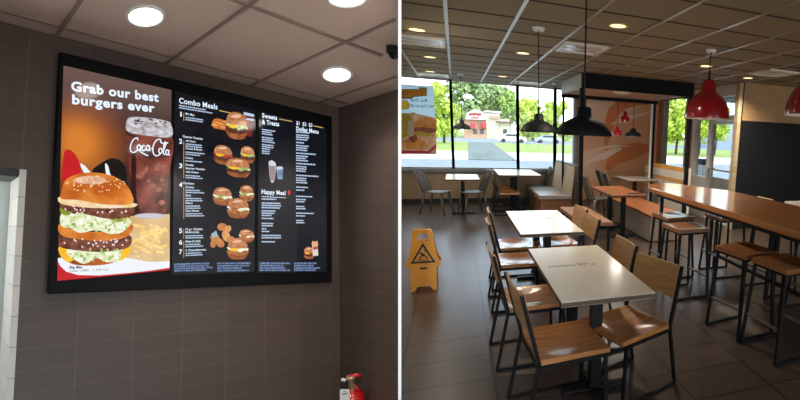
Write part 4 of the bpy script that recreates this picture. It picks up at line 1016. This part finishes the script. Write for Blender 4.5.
def rows_(mb, u0, v0, w, n, dv_, hp, slope, seed, frac=(.7, 1), lift=.001):
    rr = random.Random(seed)
    for i in range(n):
        u = u0; ue = u0+w*rr.uniform(*frac); v = v0+dv_*i
        while u < ue:
            l = rr.uniform(1.2, 3.2); e = min(u+l, ue)
            mb.poly([P(u, v+(u-u0)*slope, lift), P(e, v+(e-u0)*slope, lift), P(e, v-hp+(e-u0)*slope, lift), P(u, v-hp+(u-u0)*slope, lift)]); u = e+.35
mb = MB(); rows_(mb, 179, 106, 36, 2, 2.2, 1.1, .165, 1); mb.build('fine_print', pale_e, s2, fix=False)
for n_, v_ in (('1', 116.5), ('2', 143.5), ('3', 168), ('4', 187), ('5', 233), ('6', 244.5), ('7', 254)): btext(s2, 'meal_number', [(n_, 179 if n_ != '1' else 180.2, v_, 182.2 if n_ != '1' else 181.7, v_, 4.8)], white_e, .03)
for it in [('Big Mac', 185.5, 114.6, 194.5, 116.2, 2.2), ('Quarter Pounder', 182.6, 137.2, 203, 140, 2.2), ('with Cheese', 185.5, 141.5, 195.5, 142.6, 2.1), ('Cheese & Bacon', 185.5, 149.2, 202, 150.8, 2.1), ('Deluxe', 185.5, 158.6, 193, 159.2, 2.1), ('Double', 185.5, 165.5, 193.5, 166.2, 2.1), ('Quarter Pounder', 185.5, 169, 205, 170.3, 2.1), ('with Cheese', 185.5, 172.6, 198.5, 173.4, 2.1),
      ('Chicken', 182.6, 184, 194, 184.6, 2.1), ('Original', 185.5, 188, 193.5, 188.4, 2.1), ('Spicy', 185.5, 196.2, 191, 196.3, 2.1), ('Deluxe', 185.5, 203.8, 192.5, 203.9, 2.1), ('Spicy Deluxe', 185.5, 211.6, 199, 211.6, 2.1),
      ('10 pc. Chicken', 185.5, 230.2, 202.5, 230, 2.2), ('McNuggets', 185.5, 233.2, 199, 233, 2.2), ('Filet-O-Fish', 185.5, 242.6, 200.5, 242, 2.2), ('2 Cheeseburgers', 185.5, 251.4, 206, 250.4, 2.2)]: btext(s2, 'meal_name', [it], white_e, .02)
mb = MB()
for (v, n_, s_) in ((118, 2, .14), (144.4, 2, .1), (152.6, 2, .1), (161.4, 1, .08), (176, 2, .06), (190.8, 2, .03), (199, 2, .02), (206.6, 2, 0), (214.4, 2, -.01), (236.4, 2, -.02), (245.2, 2, -.04), (254, 2, -.05)): rows_(mb, 185.5, v, 19, n_, 2.1, 1.1, s_, int(v), (.75, 1))
mb.build('price_lines', pale_e, s2, fix=False)
mb = MB()
for (v0, v1) in ((113, 121), (141, 178), (187, 219), (229, 239), (241, 249), (250, 258)): mb.poly([P(183.4, v0, .001), P(184, v0, .001), P(184, v1, .001), P(183.4, v1, .001)])
mb.poly([P(219, 110, .001), P(246, 116, .001), P(246, 117, .001), P(219, 111, .001)])
mb.build('gold_rule', gold_e, s2, fix=False)
mb = MB(); rows_(mb, 174, 265, 39, 4, 2.2, 1.5, -.03, 5, (.75, 1)); rows_(mb, 217, 264.2, 37, 4, 2.4, 1.5, -.01, 6, (.6, 1)); mb.build('fine_print', blue_e, s2, fix=False)
# combo pictures
pc = Pic(); pc.p(0, sm([(212, 124), (214, 119), (220, 119), (226, 122), (227, 130), (219, 129), (214, 128)]), .0010); 
for i in range(10): 
    u = rnd.uniform(213, 226); v = rnd.uniform(120, 128); pc.p(1, ell(u, v, 2.6, .6, 6, rnd.uniform(-.6, .9)), .0012)
pc.build('fries_picture', [em('fry_orange', (196, 110, 52)), em('fry_light', (232, 160, 88))], s2, fix=False)
pc = Pic(); pc.p(0, [(244, 113), (253, 115), (252, 137), (245, 136)], .0010); pc.p(1, [(243.6, 112), (254, 114.4), (254, 117), (243.6, 114.8)], .0012); pc.p(1, [(246, 118), (254, 119), (254, 121), (246, 120)], .0012); pc.build('drink_picture', [em('cup_red', (110, 34, 34)), pale_e], s2, fix=False)
mini_burger(s2, 236.5, 126, 23, 27, 'beef', .14, 1)
mini_burger(s2, 223, 155, 20, 19, 'red', .14, 0); mini_burger(s2, 247.5, 155, 15, 17, 'beef', .12, 0); mini_burger(s2, 238, 168, 25, 19, 'beef', .12, 1)
mini_burger(s2, 222.5, 196.5, 20, 18, 'chick', .08, 0); mini_burger(s2, 246.5, 193.5, 15, 16, 'chick', .06, 0); mini_burger(s2, 238, 208.5, 23, 20, 'plain', .05, 1)
pc = Pic()
for i, (u, v, a, b, m_) in enumerate(((222, 227, 5, 4, 0), (215, 238, 5, 4, 0), (220, 243, 5, 4, 0), (226, 236, 6, 4, 1), (213, 244, 4, 3, 0), (228, 229, 4, 3, 1), (231, 240, 4, 4, 0))): pc.p(m_, ell(u, v, a, b, 10, .4*i), .0010+i*.00008)
pc.p(2, [(211, 234), (216, 230.5), (218, 236), (213, 238)], .0018); pc.build('nugget_picture', [em('nugget', (176, 108, 58), (204, 140, 84), 80), em('nugget_light', (204, 136, 80), (226, 166, 106), 80), em('dip_cup', (150, 176, 186))], s2, fix=False)
mini_burger(s2, 246.5, 236, 16, 13, 'plain', .02, 0); mini_burger(s2, 237.5, 249, 22, 21, 'fish', .02, 1)
# --- right screen
for it in [('Sweets', 262, 117.5, 277, 120, 4.6), ('& Treats', 262, 123.8, 279, 126.2, 4.6), ('$1  $2  $3', 296.2, 124.6, 312.2, 127, 3.8), ('Dollar Menu', 296.2, 130.4, 318.4, 133.8, 4.2), ('Happy Meal', 261.4, 193.6, 285.5, 195, 4.4)]: btext(s3, 'heading', [it], white_e, .015 if '$' in it[0] else .035)
mb = MB(); mb.poly([P(279, 118.6, .001), P(292, 121, .001), P(292, 121.9, .001), P(279, 119.5, .001)]); mb.poly([P(313.5, 125.4, .001), P(323, 127.4, .001), P(323, 128.3, .001), P(313.5, 126.3, .001)]); mb.build('gold_rule', gold_e, s3, fix=False)
def block(par, nm, m, *a):
    mb = MB(); rows_(mb, *a); mb.build(nm, m, par, fix=False)
for (u, v, w, n_, s_) in ((261.8, 130, 16, 3, .15), (261.8, 137.6, 16, 3, .14), (261.8, 145, 12, 3, .12), (261.8, 151.6, 11, 2, .1)): block(s3, 'menu_lines', pale_e, u, v, w, n_, 2.1, 1.2, s_, int(v*3), (.6, 1))
for (v, n_, w) in ((137.5, 1, 16), (140.4, 3, 14), (148, 1, 9), (151, 3, 13), (158.6, 1, 22), (161.4, 3, 12), (169, 1, 22), (172, 3, 12), (180.8, 1, 28), (183.6, 3, 12), (192.6, 1, 12), (195.6, 1, 9), (201.8, 1, 17), (205, 2, 10), (212, 2, 10), (218.6, 1, 22), (221.4, 1, 10), (226, 2, 9)): block(s3, 'menu_lines', pale_e, 296, v-5, w, n_, 2.2, 1.25, .1-.0008*(v-130), int(v*7), (.8, 1))
for (v, n_, w) in ((199.6, 1, 16), (203.6, 3, 23), (211.4, 2, 16), (216, 1, 10), (219, 1, 14), (224, 2, 13), (229.4, 1, 6), (232, 1, 10), (236, 2, 20), (242.4, 1, 14)): block(s3, 'menu_lines', pale_e, 261.6, v, w, n_, 2.3, 1.3, .03-.0006*(v-200), int(v*11), (.75, 1))
mb = MB(); mb.poly([P(261.4, 196.2, .001), P(286, 197.6, .001), P(286, 198.1, .001), P(261.4, 196.8, .001)]); mb.build('white_rule', white_e, s3, fix=False)
mb = MB(); mb.poly([P(*t, .001) for t in ell(289, 192.6, 1.4, 2.6)]); mb.build('red_emblem', em('emblem_red', (206, 44, 30)), s3, fix=False)
mb = MB(); rows_(mb, 259.5, 264, 31, 4, 2.3, 1.6, .005, 15, (.7, 1)); rows_(mb, 294, 264, 30, 4, 2.3, 1.6, .005, 16, (.6, 1)); mb.build('fine_print', blue_e, s3, fix=False)
pc = Pic(); pc.p(0, sm([(268.6, 163), (270, 161), (272, 160.4), (275.4, 163), (275.8, 168), (274, 181), (270.6, 181)]), .0010); pc.p(1, [(269, 165.5), (275.6, 166.5), (274, 180.6), (270.6, 180.6)], .0012); pc.p(2, [(276, 168), (283, 169), (282.4, 179.6), (277.6, 179)], .0014); pc.p(0, ell(279.5, 168, 3.6, 1.6), .0016)
pc.build('shake_picture', [em('shake_cream', (206, 206, 214)), em('shake_pink', (150, 128, 130)), em('shake_blue', (92, 120, 160), (150, 172, 200), 40)], s3, fix=False)
mini_burger(s3, 309, 253, 11, 12, 'red', .04, 0)
pc = Pic(); pc.p(0, [(311.6, 242), (317.4, 242), (318, 255.6), (312.6, 256)], .0030); pc.p(1, [(311.4, 244), (312.4, 240.6), (315, 242), (317, 240.4), (318, 245), (314, 247)], .0032); pc.p(2, [(312.4, 247), (317.6, 246), (317.8, 249), (312.8, 250)], .0034)
pc.build('carton_picture', [em('carton', (214, 206, 196)), em('carton_fries', (226, 170, 120)), em('carton_red', (180, 80, 66))], s3, fix=False)

# ------------------------------------------------------------------ fire extinguisher on the side wall
ctr = ona(353, 400, -.062); eo = W(-.062, ctr.y, ctr.z)
def EW(u, v, off=0):  # point on the vertical plane through the extinguisher axis, facing the room
    nn = V(dh.x, dh.y, 0).normalized(); d = ray(u, v); t = ((eo-C0).dot(nn)+off)/d.dot(nn); return C0+d*t
base = eo.copy(); top = EW(353, 385); 
fx = empty('fire_extinguisher', (eo.x, eo.y, top.z-.36), label='red fire extinguisher with white tag hanging on the dark tiled wall', cat='fire extinguisher')
fz = .328
red_t = mat('red_cylinder_paint', (186, 22, 20), .25, coat=.4)
mb = MB(); mb.lathe([(0, .02), (.05, .02), (.055, .03), (.055, fz-.05), (.05, fz-.025), (.03, fz-.005), (.018, fz), (.018, fz+.012), (0, fz+.012)], 24); mb.build('tank', red_t, fx, smooth=True)
rt = R0.copy(); rt.z = 0; rt.normalize()
def e3(u, v, off=0): return EW(u, v, off)-V(eo.x, eo.y, top.z-.36)
mb = MB(); mb.lathe([(.015, fz+.01), (.015, fz+.065), (.021, fz+.07), (.021, fz+.085), (0, fz+.085)], 14); mb.build('valve', mat('brass_valve', (186, 172, 140), .35, .6), fx, smooth=True)
mb = MB(); a = e3(347, 379.5); b = e3(351, 376.5); c = e3(361.5, 375.5); mb.tube([a, b, (b+c)*.5+V(0, 0, .004), c], [.008, .012, .013, .009], 8); mb.build('carry_handle', red_t, fx, smooth=True)
mb = MB(); a = e3(352, 383); b = e3(358, 389); c = e3(361, 395.5); mb.tube([a, b, c], [.008, .01, .009], 8); mb.build('squeeze_lever', red_t, fx, smooth=True)
mb = MB(); a = e3(341.5, 379.2); b = e3(345.5, 380.6); mb.tube([a-rt*0, b], .008, 8); mb.build('pin_seal', white_paint, fx, smooth=True)
nn = V(dh.x, dh.y, 0).normalized()*-.062
mb = MB(); tg = [e3(*t, off=-.064) for t in ((339.8, 390.5), (341, 389), (348.6, 389.2), (349.8, 391), (350, 404), (340, 404))]; mb.prism(tg, nn.normalized()*.002); tgo = mb.build('paper_tag', white_paint, fx)
mb = MB(); mb.prism([e3(*t, off=-.0665) for t in ((344, 390.6), (345.4, 390.6), (345.4, 391.8), (344, 391.8))], nn.normalized()*.001); mb.prism([e3(*t, off=-.0665) for t in ((342, 393.4), (347, 392.6), (347, 394), (342, 394.8))], nn.normalized()*.001); mb.build('tag_print', mat('green_print', (120, 150, 120), .6), tgo)
mb = MB(); q1 = V(0, 0, fz*.6); q2 = (L1*.062); mb.bar(q1, q1+V(q2.x, q2.y, 0)*1.0, .03, .02); mb.build('wall_bracket', black_steel, fx)

# ================================================================== LIGHT
wd = bpy.data.worlds.new('sky'); scn.world = wd; wd.use_nodes = True; nt = wd.node_tree; bg = nt.nodes['Background']
tc = nt.nodes.new('ShaderNodeTexCoord'); sp = nt.nodes.new('ShaderNodeSeparateXYZ'); cr = nt.nodes.new('ShaderNodeValToRGB')
cr.color_ramp.elements[0].position = .0; cr.color_ramp.elements[0].color = (.93, .97, 1, 1); cr.color_ramp.elements[1].position = .45; cr.color_ramp.elements[1].color = (.55, .76, 1, 1)
nt.links.new(tc.outputs['Generated'], sp.inputs[0]); nt.links.new(sp.outputs['Z'], cr.inputs[0]); nt.links.new(cr.outputs[0], bg.inputs['Color'])
bg.inputs['Strength'].default_value = 3.2
su = bpy.data.lights.new('sun', 'SUN'); su.energy = 2.2; su.angle = .01; su.color = (1, .95, .86); so = bpy.data.objects.new('sun', su); COL.objects.link(so)
so.rotation_euler = V(-.45, .5, -.74).to_track_quat('-Z', 'Y').to_euler()
# added spot without a fixture, whitens the partition's near end
li = bpy.data.lights.new('added_partition_spot', 'SPOT'); li.energy = 130; li.spot_size = math.radians(40); li.spot_blend = .5; li.shadow_soft_size = .03
q = dv(1.5, 1.6, 0); lo = bpy.data.objects.new('added_partition_spot', li); COL.objects.link(lo); lo.location = (q.x+.1, -.6, 2.65); lo.rotation_euler = (q-lo.location).to_track_quat('-Z', 'Y').to_euler()

scn.view_settings.view_transform = 'Standard'; scn.view_settings.look = 'None'; scn.view_settings.exposure = .12; scn.view_settings.gamma = 1
scn.cycles.use_denoising = True
scn.cycles.max_bounces = 8; scn.cycles.transparent_max_bounces = 16
